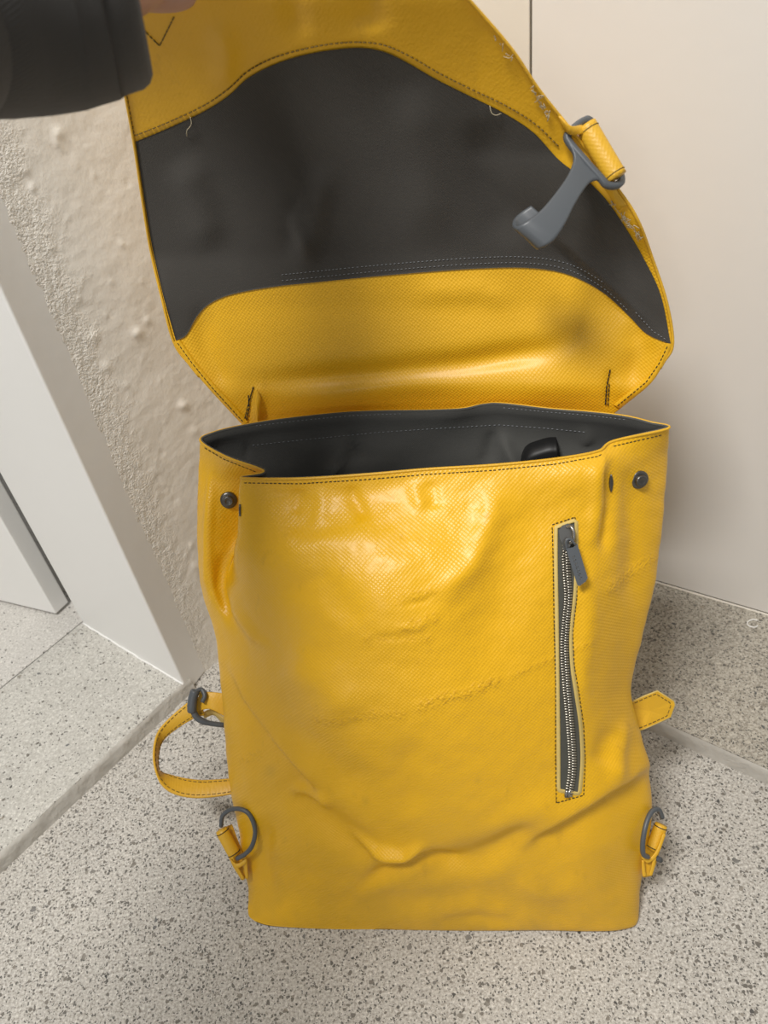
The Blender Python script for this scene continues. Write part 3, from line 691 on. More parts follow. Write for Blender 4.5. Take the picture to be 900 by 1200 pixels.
# ------------------------------------------------------------ flap
fl_feats = [  # amplitudes in metres toward the camera
 ('ridge', [(250, 452), (330, 447), (420, 440), (540, 427), (640, 410), (710, 380)], 13, -.0065),
 ('ridge', [(300, 468), (380, 462), (460, 448), (560, 440)], 14, .0012),
 ('blob', (640, 455), (45, 25), .004),
 ('blob', (480, 470), (60, 22), -.004),
 ('ridge', [(230, 350), (245, 410), (275, 470)], 14, -.004),
 ('ridge', [(300, 452), (303, 470), (300, 500)], 5, .0035),
 ('ridge', [(740, 370), (752, 410), (730, 460)], 16, -.004),
 ('ridge', [(716, 430), (712, 480)], 6, -.002),
 ('ridge', [(380, 185), (372, 240), (360, 300), (352, 330)], 16, .0055),
 ('ridge', [(352, 215), (345, 260), (335, 310)], 12, -.0015),
 ('ridge', [(340, 248), (352, 275), (362, 300)], 7, .004),
 ('ridge', [(210, 180), (235, 240), (250, 300)], 22, .004),
 ('ridge', [(480, 90), (500, 200), (505, 300)], 30, .004),
 ('ridge', [(560, 130), (580, 220), (600, 300)], 26, -.005),
 ('ridge', [(250, 20), (265, 60), (262, 110)], 14, .003), ('ridge', [(430, -20), (435, 40)], 20, -.003),
 ('ridge', [(340, -30), (352, 50)], 14, -.002),
 ('ridge', [(615, 360), (560, 340), (470, 345)], 14, .002),
 ('step', [(628, 262), (660, 292), (710, 338), (768, 392)], (2.5, 30), -.0042),
]
_rb = [un(a_, b__, RZ) for a_, b__ in rim_back]+[un(236, 516, RZ), un(783, 502, RZ)]
_ru = np.array([float(proj(p)[0]) for p in _rb]); _rd = np.array([float(((p-CAM) @ R)[2]) for p in _rb]); _k = np.polyfit(_ru-500, _rd, 1)
def rdep(u): return _k[1]+_k[0]*(u-500)
def flapD(u, v):
    u = np.asarray(u, float); v = np.asarray(v, float)
    D = np.interp(v, [-150, -60, 0, 100, 200, 300, 360, 420, 500, 540], [.385, .424, .448, .498, .548, .598, .622, .640, .662, .672])+(rdep(u)-rdep(500.))*np.interp(v, [0, 400], [.25, 1.])+np.clip((v-455)/45, 0, 1)*.012
    D = D-1.15*wrinkles(u, v, fl_feats)
    # right side folds forward beyond a line running down from the buckle to the corner
    s_ = ((u-640)*.62-(v-270)*.78)                     # >0 upper right of the fold line
    a_ = np.clip((v-180)/80, 0, 1)*np.clip(s_/70, 0, 1.4)
    D = D-.016*a_
    D = D-.00012*np.clip(u-560, 0, 300)*np.clip((320-v)/300, 0, 1)
    cup = np.clip((np.abs(u-495)-190)/110, 0, 1)**2*np.clip((v-300)/60, 0, 1)
    return D-.010*cup
# smooth the depth function over v by evaluating with small blur
def flapDs(u, v): return sum(flapD(u, v+dv) for dv in (-6, -3, 0, 3, 6))/5
def FP(u, v, off=0.): return ud(u, v, float(flapDs(u, v))-off)
Lf = crom([(292, 503), (283, 496), (246, 457), (222, 428), (203, 401), (188, 345), (175, 288), (165, 225), (156, 165), (146, 110), (139, 70), (130, 10), (124, -55)], 16)
Rf = crom([(718, 486), (728, 478), (762, 450), (778, 425), (789, 403), (782, 355), (764, 300), (748, 258), (725, 222), (668, 150), (632, 105), (598, 55), (543, -8), (500, -55)], 15)
Rf = np.array([np.interp(np.linspace(0, 1, len(Lf)), np.linspace(0, 1, len(Rf)), Rf[:, i]) for i in range(2)]).T
nfc = 150; tt_ = np.linspace(0, 1, nfc)
UV = Lf[:, None, :]*(1-tt_)[None, :, None]+Rf[:, None, :]*tt_[None, :, None]
# bow the lower rows so that corners stay lower than the middle of the fold
Df = flapDs(UV[..., 0], UV[..., 1])
def pix3(U, Vv, D): 
    q = np.stack([(U-450)/F*D, (Vv-600)/F*D, D], -1); return CAM+q @ R.T
Pf = pix3(UV[..., 0], UV[..., 1], Df); nrf = len(Lf)
th = .0013
Pbk = pix3(UV[..., 0], UV[..., 1], Df+th)
V = np.vstack([Pf.reshape(-1, 3), Pbk.reshape(-1, 3)]); ff = grid_faces(nrf, nfc); nn_ = nrf*nfc
Ff = ff+[tuple(i+nn_ for i in f[::-1]) for f in ff]
edge = [i*nfc for i in range(nrf)]+[(nrf-1)*nfc+j for j in range(1, nfc)]+[i*nfc+nfc-1 for i in range(nrf-2, -1, -1)]+[j for j in range(nfc-2, 0, -1)]
for a_, b__ in zip(edge, edge[1:]+edge[:1]): Ff.append((a_, b__, b__+nn_, a_+nn_))
uvf = np.stack([V @ Wx, V @ np.array([0, 0, 1.])], 1)
zero = np.zeros(len(V))
pv = proj(V)[1]; flap = mesh_ob('flap', V, Ff, M_tarp_in, pack, True, uv=uvf, attr={'scuff': zero, 'grime': zero, 'plain': np.clip((320-pv)/60, 0, 1)*.85}); flap['label'] = 'raised yellow flap showing its inner side'
# lining panel of the flap (Coons patch between its borders)
def cv(P, k=12, n=220):
    c = crom(P, k); s = np.r_[0, np.cumsum(np.linalg.norm(np.diff(c, axis=0), axis=1))]; t = np.linspace(0, s[-1], n)
    return np.array([np.interp(t, s, c[:, i]) for i in range(2)]).T
lin_bot = [(206, 399), (218, 393), (230, 372), (243, 358), (262, 348), (290, 341), (330, 335), (370, 331), (430, 325), (500, 319), (560, 315), (610, 314), (650, 318), (680, 328), (710, 346), (738, 372), (758, 392), (786, 404)]
lin_top = [(159, 166), (200, 149), (240, 130), (268, 112), (290, 92), (318, 77), (350, 66), (385, 59), (420, 56), (448, 60), (475, 72), (510, 92), (550, 112), (590, 132), (625, 155), (656, 188), (690, 213), (712, 236), (735, 270), (754, 302), (774, 345), (786, 403)]
lin_left = [(159, 166), (168, 226), (178, 288), (191, 346), (206, 399)]
n1_, n2_ = 200, 110
cb, ct, cl = cv(lin_bot, n=n1_), cv(lin_top, n=n1_), cv(lin_left, n=n2_)
cr = np.repeat(np.array([[786.2, 403.5]]), n2_, 0)
p_ = np.linspace(0, 1, n1_)[None, :, None]; q_ = np.linspace(0, 1, n2_)[:, None, None]
Cp = (1-q_)*ct[None]+q_*cb[None]+(1-p_)*cl[:, None]+p_*cr[:, None]-((1-p_)*(1-q_)*ct[0]+p_*(1-q_)*ct[-1]+(1-p_)*q_*cb[0]+p_*q_*cb[-1])
Dl = flapDs(Cp[..., 0], Cp[..., 1])
P1 = pix3(Cp[..., 0], Cp[..., 1], Dl-.0010); P2 = pix3(Cp[..., 0], Cp[..., 1], Dl-.0001)
V = np.vstack([P1.reshape(-1, 3), P2.reshape(-1, 3)]); ff = grid_faces(n2_, n1_, flip=True); k0 = n1_*n2_
edge = list(range(n1_))+[i*n1_+n1_-1 for i in range(1, n2_)]+[(n2_-1)*n1_+j for j in range(n1_-2, -1, -1)]+[i*n1_ for i in range(n2_-2, 0, -1)]
Fl = ff+[(a_, a_+k0, b__+k0, b__) for a_, b__ in zip(edge, edge[1:]+edge[:1])]
mesh_ob('flap_lining', V, Fl, M_lin, flap, True, uv=np.stack([V @ Wx, V[:, 2]], 1))['label'] = 'dark grey fabric panel inside the flap'
# edge bead along the sides of the flap
for Lx, s_ in ((Lf[40:], 1), (Rf[40:], -1)):
    Vt, Ft = tube([FP(u_+s_*.6, v_, .0004) for u_, v_ in Lx[::2]], .0011, 6)
    Vt = np.array(Vt); mesh_ob('flap_edge', Vt, Ft, M_strap, flap, uv=Vt[:, :2])
# turned hems on the lower corners
def hem(ptsA, ptsB, name='corner_hem'):
    a_ = resample(crom(ptsA, 8), 3); b__ = resample(crom(ptsB, 8), 3); n = min(len(a_), len(b__))
    a_ = np.array([np.interp(np.linspace(0, 1, n), np.linspace(0, 1, len(a_)), a_[:, i]) for i in range(2)]).T
    b__ = np.array([np.interp(np.linspace(0, 1, n), np.linspace(0, 1, len(b__)), b__[:, i]) for i in range(2)]).T
    V = []
    for p, q in zip(a_, b__):
        for t, h_ in ((0, .0002), (.12, .0016), (.5, .0020), (.9, .0017), (1, .0003)):
            x = p+(q-p)*t; V.append(FP(*x, h_))
    V = np.array(V); mesh_ob(name, V, grid_faces(n, 5), M_tarp_in, flap, uv=V[:, :2])
hem([(202, 401), (222, 428), (246, 457), (284, 498)], [(211, 398), (229, 423), (253, 452), (291, 494)])
hem([(789.5, 403), (778, 426), (762, 450), (727, 479)], [(780, 402), (770, 422), (755, 444), (719, 474)])
acc = Acc()
stitches([(208, 402), (226, 427), (250, 456), (287, 497)], lambda u_, v_: FP(u_, v_, .0021), 3.4, 1.4, .0004, acc)
stitches([(782, 406), (773, 425), (757, 448), (723, 476)], lambda u_, v_: FP(u_, v_, .0021), 3.4, 1.4, .0004, acc)
stitches([(297, 453), (292, 470), (286, 494)], lambda u_, v_: FP(u_, v_, .0012), 4, .8, .0006, acc)
stitches([(291, 463), (292, 478), (288, 496)], lambda u_, v_: FP(u_, v_, .0012), 4, .8, .0006, acc)
stitches([(715, 433), (711, 452), (709, 479)], lambda u_, v_: FP(u_, v_, .0010), 4, .8, .0006, acc)
stitches([(714, 450), (712, 480)], lambda u_, v_: FP(u_, v_, .0010), 4, 1.2, .0005, acc)
o = mesh_ob('flap_seam', acc.V, acc.F, M_thread, flap); o['kind'] = 'stuff'; o['label'] = 'black thread at the flap corners'
acc = Acc(); offc = lambda P, dy: [(x, y+dy) for x, y in P]
top_s = [(158, 159), (200, 142), (240, 123), (268, 104), (290, 84), (318, 69), (350, 59), (385, 52), (420, 49.5), (450, 53), (480, 66), (515, 86), (553, 105), (593, 124), (628, 146), (655, 172)]
stitches(cv(top_s, n=200), lambda u_, v_: FP(u_, v_, .0004), 4.2, 1.6, .00048, acc)
stitches([(143, 82), (149, 115), (157, 158)], lambda u_, v_: FP(u_, v_, .0004), 4.2, 1.8, .00048, acc)
stitches([(163, 30), (187, 54), (204, 20)], lambda u_, v_: FP(u_, v_, .0004), 4.6, 1.0, .0005, acc)
o = mesh_ob('upper_seam', acc.V, acc.F, M_othread, flap); o['kind'] = 'stuff'; o['label'] = 'brown thread on the yellow end of the flap'
acc = Acc()
b1 = [(x, y-6) for x, y in lin_bot[6:16]]; b2 = [(x, y-13) for x, y in lin_bot[6:15]]
for bb in (b1, b2): stitches(cv(bb, n=150), lambda u_, v_: FP(u_, v_, .0012), 2.4, 2.4, .0003, acc)
stitches([(745, 366), (765, 388), (782, 399)], lambda u_, v_: FP(u_, v_, .0014), 2.4, 2, .0003, acc)
o = mesh_ob('lining_seam', acc.V, acc.F, M_gthread, flap); o['kind'] = 'stuff'; o['label'] = 'grey double stitching on the lining panel'
# frayed threads on the raw edge and loose hairs
acc = Acc()
for (ua, va, ub, vb, n) in ((580, 45, 600, 68, 5), (624, 104, 645, 136, 16), (716, 236, 754, 282, 34)):
    for i in range(n):
        t = random.random(); u_, v_ = ua+(ub-ua)*t+random.gauss(0, .9), va+(vb-va)*t+random.gauss(0, .9)
        P_ = [FP(u_+random.gauss(0, 1.1)*k, v_+random.gauss(0, 1.1)*k+k*.6, .0008+random.uniform(0, .0016)) for k in range(4)]
        acc.add(tube(crom(P_, 3), .00022, 4))
acc.add(tube(crom([FP(223, 137, .001), FP(224, 146, .003), FP(219, 153, .003), FP(219, 160, .0015)], 5), .00025, 4))
acc.add(tube(crom([FP(574, 124, .001), FP(576, 132, .003), FP(581, 135, .003), FP(587, 133, .0015)], 5), .00025, 4))
acc.add(tube(crom([FP(590, 66, .001), FP(597, 68, .003), FP(601, 64, .003)], 5), .00022, 4))
o = mesh_ob('frayed_thread', acc.V, acc.F, M_fray, flap); o['kind'] = 'stuff'; o['label'] = 'pale frayed threads along the cut edge'
# little folded dart at the lower left
V = []
for i, (a_, b__) in enumerate([((300, 458), (302, 457)), ((298, 470), (306, 466)), ((299, 482), (306, 474)), ((300, 498), (304, 496))]):
    V += [FP(*a_, .0010), FP((a_[0]+b__[0])/2, (a_[1]+b__[1])/2, .005), FP(*b__, .0012)]
V = np.array(V); mesh_ob('dart_fold', V, grid_faces(4, 3), M_tarp_in, flap, uv=V[:, :2])

# ---- buckle hook hanging from the flap edge
db = float(flapDs(690, 190))
bk = empty('hook_buckle', BO, '', ''); del bk['label']; del bk['category']; bk.parent = pack; bk.location = (0, 0, 0)
bk['label'] = 'grey plastic hook buckle on a yellow loop'
st = [((664, 166), (709, 212), 0), ((672, 184), (694, 213), -.001), ((666, 204), (684, 223), -.003), ((651, 226), (673, 241), -.006), ((634, 246), (662, 263), -.008), ((617, 259), (649, 282), -.009), ((606, 265), (636, 290), -.006)]
curl = [((601, 263), (631, 291), .000), ((602, 257), (632, 286), .005), ((610, 249), (640, 277), .006), ((622, 241), (652, 268), .004)]
def hook_mesh(stn, thick, nw=7, k=6):
    Aa = crom([ud(*a_, db-.012+dz) for a_, b__, dz in stn], k); Bb = crom([ud(*b__, db-.012+dz) for a_, b__, dz in stn], k); n = len(Aa)
    T = np.gradient((Aa+Bb)/2, axis=0); Nn = np.cross(T, Bb-Aa); Nn /= np.linalg.norm(Nn, axis=1)[:, None]
    fwd = nz(CAM-Aa[0]); Nn = Nn if Nn[0] @ fwd > 0 else -Nn
    V = []
    for i in range(n):
        pr = [(0, 0), (.03, .42), (.10, .5), (.5, .38), (.90, .5), (.97, .42), (1, 0), (.97, -.42), (.9, -.5), (.5, -.5), (.1, -.5), (.03, -.42)]
        for t, h_ in pr: V.append(Aa[i]+(Bb[i]-Aa[i])*t+Nn[i]*thick*h_)
    return V, grid_faces(n, 12, True)+[tuple(range(12))[::-1], tuple((n-1)*12+j for j in range(12))]
mesh_ob('hook', *hook_mesh(st+curl, .0030), M_pl, bk)
# frame ring around the webbing
ring = [ud(u_, v_, db-.011+dz) for u_, v_, dz in ((665, 163, .0), (672, 151, -.001), (684, 142, .002), (693, 144, .008), (712, 178, .009), (727, 206, .008), (725, 216, .003), (712, 217, 0), (704, 209, -.001), (685, 188, -.001))]
Vt, Ft = tube(crom(ring, 6, True), .0025, 8, True, power=2.6); mesh_ob('buckle_frame', Vt, Ft, M_pl, bk)
# rolled yellow webbing through the frame
ca, cb_ = ud(683, 150, db-.010), ud(719, 211, db-.010); wv = cb_-ca
axr = nz(np.cross(wv, CAM-ca)); axr = axr if ((axr @ R[:, 0])) > 0 else -axr; axf = nz(np.cross(axr, wv)); axf = axf if axf @ (CAM-ca) > 0 else -axf
V = []; na, nb_ = 20, 24
for i in range(na):
    p = ca+wv*i/(na-1)+axr*.0022
    for j in range(nb_):
        a_ = 2*math.pi*j/nb_; V.append(p+axr*(.0068*math.cos(a_))+axf*(.0052*math.sin(a_)))
Fw = grid_faces(na, nb_, True)+[tuple(range(nb_))[::-1], tuple((na-1)*nb_+j for j in range(nb_))]
V = np.array(V); lp_ = mesh_ob('webbing_loop', V, Fw, M_strap, bk, uv=np.stack([V @ nz(wv), V @ axr], 1), attr={'grime': np.full(len(V), .25)}); 
acc = Acc()
for t in (.09, .93):
    acc.add(tube([ca+wv*t+axr*(.0022+.0069*math.cos(a_))+axf*.0053*math.sin(a_) for a_ in np.linspace(-.3, math.pi+.2, 18)], .00035, 5))
o = mesh_ob('loop_stitching', acc.V, acc.F, M_othread, bk); o['kind'] = 'stuff'
# webbing tail that joins the loop to the flap edge
A_ = [FP(655, 135, .001), FP(668, 147, .004), ud(681, 147, db-.012)]; B_ = [FP(662, 152, .001), FP(671, 158, .004), ud(688, 156, db-.012)]
V, Fx = ribbon(A_, B_, .0018); V = np.array(V); mesh_ob('webbing_tail', V, Fx, M_strap, bk, uv=V[:, :2])
A_ = [ud(716, 206, db-.010), FP(722, 222, .003), FP(735, 240, .0015)]; B_ = [ud(705, 215, db-.008), FP(712, 226, .003), FP(726, 245, .0015)]
V, Fx = ribbon(A_, B_, .0016); V = np.array(V); mesh_ob('webbing_tail', V, Fx, M_strap, bk, uv=V[:, :2])

# ---- strap loop low on the left
def bdep(u, v, n): return float(((bp_(u, v, n)-CAM) @ R)[2])
d0 = bdep(262, 850, -.052)
sp_ = empty('shoulder_strap', BO, '', ''); del sp_['category']; sp_['label'] = 'yellow strap loop threaded through a grey buckle'; sp_.parent = pack; sp_.location = (0, 0, 0)
outer = [(232, 816, .012), (220, 823, .012), (197, 843, .010), (184, 860, .008), (180, 882, .006), (182, 901, .004), (189, 919, .003), (203, 930, .004), (225, 935, .006), (251, 934, .008), (276, 930, .010)]
inner = [(240, 838, .012), (227, 842, .012), (203, 857, .014), (190, 870, .018), (185.5, 886, .022), (186.5, 903, .022), (199, 908, .020), (216, 912, .018), (232, 914, .018), (245, 914, .018), (276, 912, .018)]
V, Fx = ribbon([ud(u_, v_, d0+dz) for u_, v_, dz in outer], [ud(u_, v_, d0+dz) for u_, v_, dz in inner], .0022, 8)
V = np.array(V); mesh_ob('strap', V, Fx, M_strap, sp_, uv=np.stack([V[:, 0], V[:, 2]], 1), attr={'grime': np.full(len(V), .15)})
def along(t_, pA, pB, lift_=.0016):
    Aa = crom([ud(u_, v_, d0+dz) for u_, v_, dz in pA], 10); Bb = crom([ud(u_, v_, d0+dz) for u_, v_, dz in pB], 10)
    T = np.gradient((Aa+Bb)/2, axis=0); Nn = np.cross(T, Bb-Aa); Nn /= np.linalg.norm(Nn, axis=1)[:, None]
    C_ = Aa+(Bb-Aa)*t_; s_ = np.sign(np.sum(Nn*(CAM-C_), 1))[:, None]; return C_+Nn*s_*lift_*.8
def dash3(P, dash, gp_, r, acc):
    P = resample(P, dash*.25); n = int(round(dash/(dash*.25))); i = 0; g_ = int(round((dash+gp_)/(dash*.25)))
    while i+n < len(P): acc.add(tube(P[i:i+n+1:2], r, 4)); i += g_
acc = Acc(); dash3(along(.14, outer, inner), .0032, .0014, .0004, acc); dash3(along(.86, outer, inner), .0032, .0014, .0004, acc)
o = mesh_ob('strap_stitching', acc.V, acc.F, M_othread, sp_); o['kind'] = 'stuff'
A_ = [ud(234, 811, d0+.010), ud(248, 811, d0+.008), ud(266, 813, d0+.008)]; B_ = [ud(232, 834, d0+.012), ud(246, 831, d0+.006), ud(266, 841, d0+.008)]
V, Fx = ribbon(A_, B_, .0022); V = np.array(V); mesh_ob('strap_anchor', V, Fx, M_strap, sp_, uv=V[:, :2])
A_ = [ud(236, 836, d0+.016), ud(248, 832, d0+.014), ud(264, 842, d0+.014)]; B_ = [ud(240, 841, d0+.02), ud(252, 838, d0+.02), ud(264, 852, d0+.02)]
V, Fx = ribbon(A_, B_, .0018); V = np.array(V); mesh_ob('strap_anchor', V, Fx, M_edge, sp_, uv=V[:, :2])
Vt, Ft = tube(crom([ud(229, 809, d0+.002), ud(226, 818, d0+.002), ud(225, 828, d0+.002), ud(225, 834, d0+.003)], 5), [.0040, *[.0044]*14, .0040], 12); mesh_ob('buckle_bar', Vt, Ft, M_pl, sp_)
Vt, Ft = tube(crom([ud(226, 832, d0+.003), ud(231, 841, d0+.004), ud(243, 847, d0+.006), ud(264, 850, d0+.010)], 5), [.0030]*10+[.0024]*6, 10); mesh_ob('buckle_bar', Vt, Ft, M_pl, sp_)
Vt, Ft = tube(crom([ud(229, 811, d0+.003), ud(236, 808, d0+.006), ud(240, 815, d0+.004), ud(237, 823, d0+.003)], 5), .0022, 10); mesh_ob('buckle_bar', Vt, Ft, M_pl, sp_)

# ---- right strap tail
dt = bdep(745, 835, -.055)
V = []; poly = [(728, 828), (740, 823), (755, 816), (770, 810), (789, 822), (790, 826), (785, 840), (770, 847), (754, 854), (732, 862)]
dz = [.0, 0, .001, .004, .010, .010, .010, .005, .002, 0]
k = len(poly); base = [ud(*p, dt+z_) for p, z_ in zip(poly, dz)]; n_ = nz(np.cross(base[3]-base[0], base[7]-base[0])); cc = np.mean(base, 0)
V = [b_-n_*.0009 for b_ in base]+[b_+n_*.0009 for b_ in base]+[cc-n_*.0009, cc+n_*.0009]
Fx = [(i, (i+1) % k, 2*k) for i in range(k)]+[(k+(i+1) % k, k+i, 2*k+1) for i in range(k)]+[(i, k+i, k+(i+1) % k, (i+1) % k) for i in range(k)]
V = np.array(V); tl_ = mesh_ob('strap_tail', V, Fx, M_strap, pack, False, uv=np.stack([V[:, 0], V[:, 2]], 1)); tl_['label'] = 'pointed end of a yellow strap at the right side'
acc = Acc(); inn = [cc+(b_-cc)*np.array([.86, .86, .86]) for b_ in base]; fwd = nz(CAM-cc)
P_ = resample(np.array(inn[:]), .0008); P_ = P_+fwd*.0013; dash3(P_, .003, .0012, .0004, acc)
o = mesh_ob('tail_stitching', acc.V, acc.F, M_othread, tl_); o['kind'] = 'stuff'
bd = tube(np.array([b_ for b_ in base]+[base[0]]), .0010, 6); mesh_ob('tail_edge', *bd, M_edge, tl_)

# ---- D rings on their tabs
def dring(ringpts, dr, tab_a, tab_b, tw, td, base_pts, lab):
    e = empty('ring_tab', BO, '', ''); del e['category']; e['label'] = lab; e.parent = pack; e.location = (0, 0, 0)
    P_ = crom([ud(u_, v_, dr+z_) for u_, v_, z_ in ringpts], 8)
    Vt, Ft = tube(P_, .0021, 10); mesh_ob('ring', Vt, Ft, M_pl, e)
    a_, b__ = ud(*tab_a, td), ud(*tab_b, td); T_ = nz(b__-a_); f_ = nz(CAM-a_); s_ = nz(np.cross(T_, f_)); f_ = np.cross(s_, T_)
    V = []; n = 10
    for i in range(n):
        p = a_+(b__-a_)*i/(n-1); sh = 1-.12*((i/(n-1)*2-1)**8)
        for j in range(20):
            an = 2*math.pi*j/20; V.append(p+s_*tw*sh*math.cos(an)+f_*tw*.72*sh*math.sin(an))
    V = np.array(V); rl = mesh_ob('rolled_tab', V, grid_faces(n, 20, True)+[tuple(range(20))[::-1], tuple((n-1)*20+j for j in range(20))], M_strap, e, uv=np.stack([V @ T_, V @ s_], 1))
    acc = Acc()
    for t in (.1, .9): acc.add(tube([a_+(b__-a_)*t+s_*tw*1.02*math.cos(q)+f_*tw*.75*math.sin(q) for q in np.linspace(-.2, math.pi+.2, 16)], .0004, 5))
    o = mesh_ob('tab_stitching', acc.V, acc.F, M_thread, e); o['kind'] = 'stuff'
    for (pA, pB, thk) in base_pts:
        V, Fx = ribbon([ud(u_, v_, dr+z_) for u_, v_, z_ in pA], [ud(u_, v_, dr+z_) for u_, v_, z_ in pB], thk); V = np.array(V)
        mesh_ob('tab_strip', V, Fx, M_strap, e, uv=V[:, :2])
    return e
dl = bdep(280, 980, -.020)
dring([(259, 968, .002), (261, 956, -.003), (270, 949, -.008), (281, 948, -.013), (291, 953, -.016), (297, 964, -.018), (299, 977, -.018), (295, 992, -.015), (287, 1001, -.008), (278, 1006, -.001)], dl-.002,
      (259, 972), (276, 1003), .0058, dl+.002,
      [([(256, 972, .010), (262, 990, .010), (272, 1012, .010), (283, 1031, .010)], [(272, 966, .013), (279, 985, .012), (287, 1006, .009), (291, 1027, .006)], .0018),
       ([(268, 1004, .002), (275, 1018, .004), (284, 1031, .005)], [(273, 1004, .000), (279, 1016, .002), (287, 1030, .004)], .0016),
       ([(284, 1004, .000), (286, 1016, .002), (288, 1030, .004)], [(289, 1003, .000), (290, 1016, .001), (291, 1029, .003)], .0016),
       ([(270, 1006, -.001), (278, 1012, -.001), (289, 1005, -.001)], [(272, 1011, -.001), (279, 1017, -.001), (290, 1010, -.001)], .0016)], 'left ring on a rolled yellow tab')
dr_ = bdep(762, 985, -.020)
dring([(776, 958, -.001), (772, 949, -.006), (765, 950, -.010), (759, 960, -.014), (755, 975, -.017), (753, 990, -.016), (754, 1001, -.012), (759, 1004, -.005)], dr_-.003,
      (775, 966), (764, 996), .0056, dr_+.003,
      [([(750, 990, .006), (752, 1010, .006), (754, 1028, .006)], [(775, 985, .010), (770, 1008, .008), (763, 1026, .007)], .0018),
       ([(752, 1008, .0), (752, 1018, .001), (753, 1027, .002)], [(755, 1008, .0), (756, 1018, .001), (757, 1027, .002)], .0014),
       ([(765, 1006, .0), (763, 1016, .001), (760, 1026, .002)], [(769, 1005, .0), (767, 1016, .001), (764, 1026, .002)], .0014),
       ([(751, 1000, -.001), (759, 1006, -.001), (768, 998, -.001), (777, 976, .000)], [(752, 1006, -.001), (760, 1011, -.001), (771, 1001, -.001), (780, 978, .000)], .0016)], 'right ring on a rolled yellow tab')
Vt, Ft = tube([ud(767, 1004, dr_), ud(774, 1008, dr_+.004)], .0024, 10); mesh_ob('ring_pin', Vt, Ft, M_pl, pack)

# ------------------------------------------------------------ black pouch inside the bag
q = un(640, 548, .347); pth = [q+BK*.0+Wx*x_+np.array([0, 0, z_]) for x_, z_ in ((-.022, -.02), (-.016, .004), (-.004, .011), (.006, .013), (.010, .008), (.011, -.03))]
V = []
for p in crom(pth, 5):
    for s_, zq in ((-.010, -.0), (-.007, .003), (0, .004), (.007, .003), (.010, 0)): V.append(p+BK*(s_+.012)+np.array([0, 0, zq]))
n = len(V)//5; low = []
for i in range(n):
    for k in (0, 4): pass
V2 = np.array(V).reshape(n, 5, 3); bot = V2[:, [4, 0]].copy(); bot[:, :, 2] = .285; V3 = np.concatenate([V2, bot], 1).reshape(-1, 3)
po = mesh_ob('pouch', V3, grid_faces(n, 7, True)+[tuple(range(7))[::-1], tuple((n-1)*7+j for j in range(7))], M_blk)
po['label'] = 'small black pouch just showing inside the open backpack'; po['category'] = 'pouch'

# ------------------------------------------------------------ the arm holding the flap
HO = ud(150, -40, .40)
per = empty('person', HO, 'person in a dark grey sleeve holding up the flap, only the arm seen', 'person')
def skin_mesh(name, verts, edges, radii, mt, parent, sub=2):
    me = bpy.data.meshes.new(name); me.from_pydata([list(np.array(v)-np.array(parent['_o'])) for v in verts], edges, []); me.materials.append(mt)
    o = bpy.data.objects.new(name, me); COL.objects.link(o); o.parent = parent; o['_o'] = parent['_o']
    md = o.modifiers.new('skin', 'SKIN'); md.use_smooth_shade = True
    for i, r_ in enumerate(radii): me.skin_vertices[0].data[i].radius = (r_, r_) if not isinstance(r_, tuple) else r_
    me.skin_vertices[0].data[0].use_root = True
    s_ = o.modifiers.new('sub', 'SUBSURF'); s_.levels = sub; s_.render_levels = sub
    return o
elbow = np.array([-.36, -.02, .66]); should = np.array([-.30, -.20, .90]); wrist = ud(112, -52, .365)
V = [ud(10, -24, .338), wrist, ud(150, -66, .395), ud(170, -74, .412), elbow, should, ud(-120, -8, .318), elbow*.35+ud(-110, -10, .318)*.65]
Rr = [.034, .026, .027, .021, .040, .045, .036, .038]; E_ = [(0, 1), (1, 2), (2, 3), (0, 6), (6, 7), (7, 4), (4, 5)]
def chain(root, pts, rs):
    prev = root
    for p, r_ in zip(pts, rs): V.append(p); Rr.append(r_); E_.append((prev, len(V)-1)); prev = len(V)-1
dF0 = lambda u_, v_: float(flapDs(u_, v_))
# thumb: in front of the flap, along its upper end
chain(1, [ud(142, -28, .398), ud(172, -14, .430), ud(205, -9, dF0(205, -9)-.016), ud(232, -15, dF0(232, -15)-.0115)], [.0155, .0125, .0112, .0090])
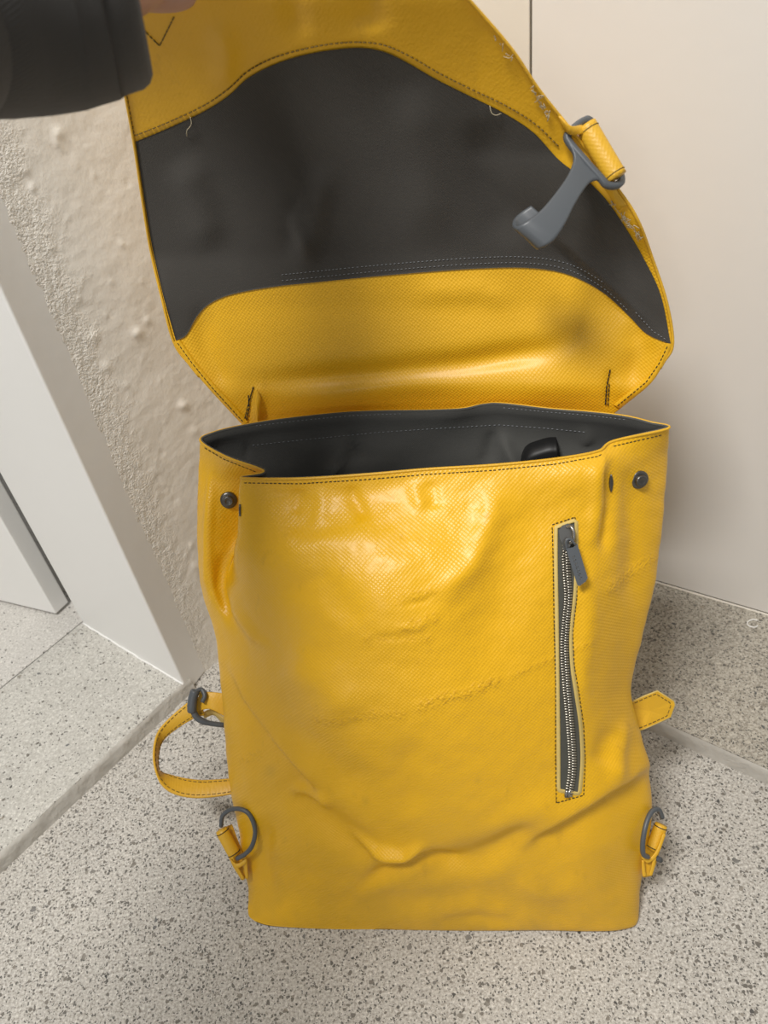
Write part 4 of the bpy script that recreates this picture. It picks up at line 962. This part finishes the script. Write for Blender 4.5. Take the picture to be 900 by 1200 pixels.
# four fingers over the top edge of the flap and down its far side, unequal and bent
for (k0_, kn, rr_) in ((0, [(214, -84, -.030), (232, -84, -.005), (236, -60, .016), (230, -36, .0135)], [.0105, .0095, .0088, .0075]),
                       (1, [(204, -104, -.022), (222, -110, .006), (222, -80, .026), (214, -50, .020)], [.0108, .0098, .0090, .0078]),
                       (2, [(188, -118, -.016), (200, -124, .014), (198, -92, .034), (190, -62, .028)], [.0100, .0092, .0085, .0072]),
                       (3, [(170, -120, -.010), (176, -126, .020), (174, -98, .038), (168, -72, .034)], [.0090, .0080, .0072, .0062])):
    chain(3, [ud(u_, v_, .434+dz_) for u_, v_, dz_ in kn], rr_)
skin_mesh('arm_and_hand', V, E_, Rr, M_skin, per)
# thumbnail
# sleeve: loose knit tube with folds, cuff past the wrist
cl_ = [ud(128, -38, .352), ud(100, -36, .350), ud(50, -30, .345), ud(-20, -20, .335), ud(-120, -8, .318), elbow*.35+ud(-110, -10, .318)*.65, elbow, elbow*.5+should*.5, should]
rad = [.049, .0515, .0530, .0515, .052, .054, .058, .064, .072]
C_ = crom(cl_, 14); rr_ = np.interp(np.linspace(0, len(rad)-1, len(C_)), range(len(rad)), rad)
T, A_, B_ = frames(C_); sg = 56; V = []; arc_ = np.r_[0, np.cumsum(np.linalg.norm(np.diff(C_, axis=0), axis=1))]
def ring_pts(i, f_):
    out = []
    for j in range(sg):
        a_ = 2*math.pi*j/sg; s_ = arc_[i]/.07
        fd = min(1, arc_[i]/.05); wr_ = 1+fd*.022*math.sin(s_*4.1+2*a_)+fd*.012*math.sin(s_*6.3-3*a_+1)+.004*math.sin(4*a_+s_*2)
        out.append(C_[i]+(A_[i]*math.cos(a_)+B_[i]*math.sin(a_))*rr_[i]*wr_*f_)
    return out
tipd = lambda a_, f_: [list(np.array(p)-T[0]*a_) for p in ring_pts(0, f_)]
V += ring_pts(8, .55)+ring_pts(3, .70)+tipd(.004, .74)+tipd(.0085, .80)+tipd(.0095, .87)+tipd(.0075, .94)+tipd(.004, .985)
for i in range(len(C_)): V += ring_pts(i, 1.0)
V = np.array([list(v) for v in V]); nrs = len(V)//sg
Fs = grid_faces(nrs, sg, True); Fs.append(tuple((nrs-1)*sg+j for j in range(sg)))
mesh_ob('sleeve', V, Fs, M_slv, per, True, uv=np.stack([np.tile(np.arange(sg)/sg*.33, nrs), np.repeat(np.arange(nrs)*.006, sg)], 1))['label'] = 'dark grey knitted sleeve'

for o in bpy.data.objects:
    if '_o' in o: del o['_o']
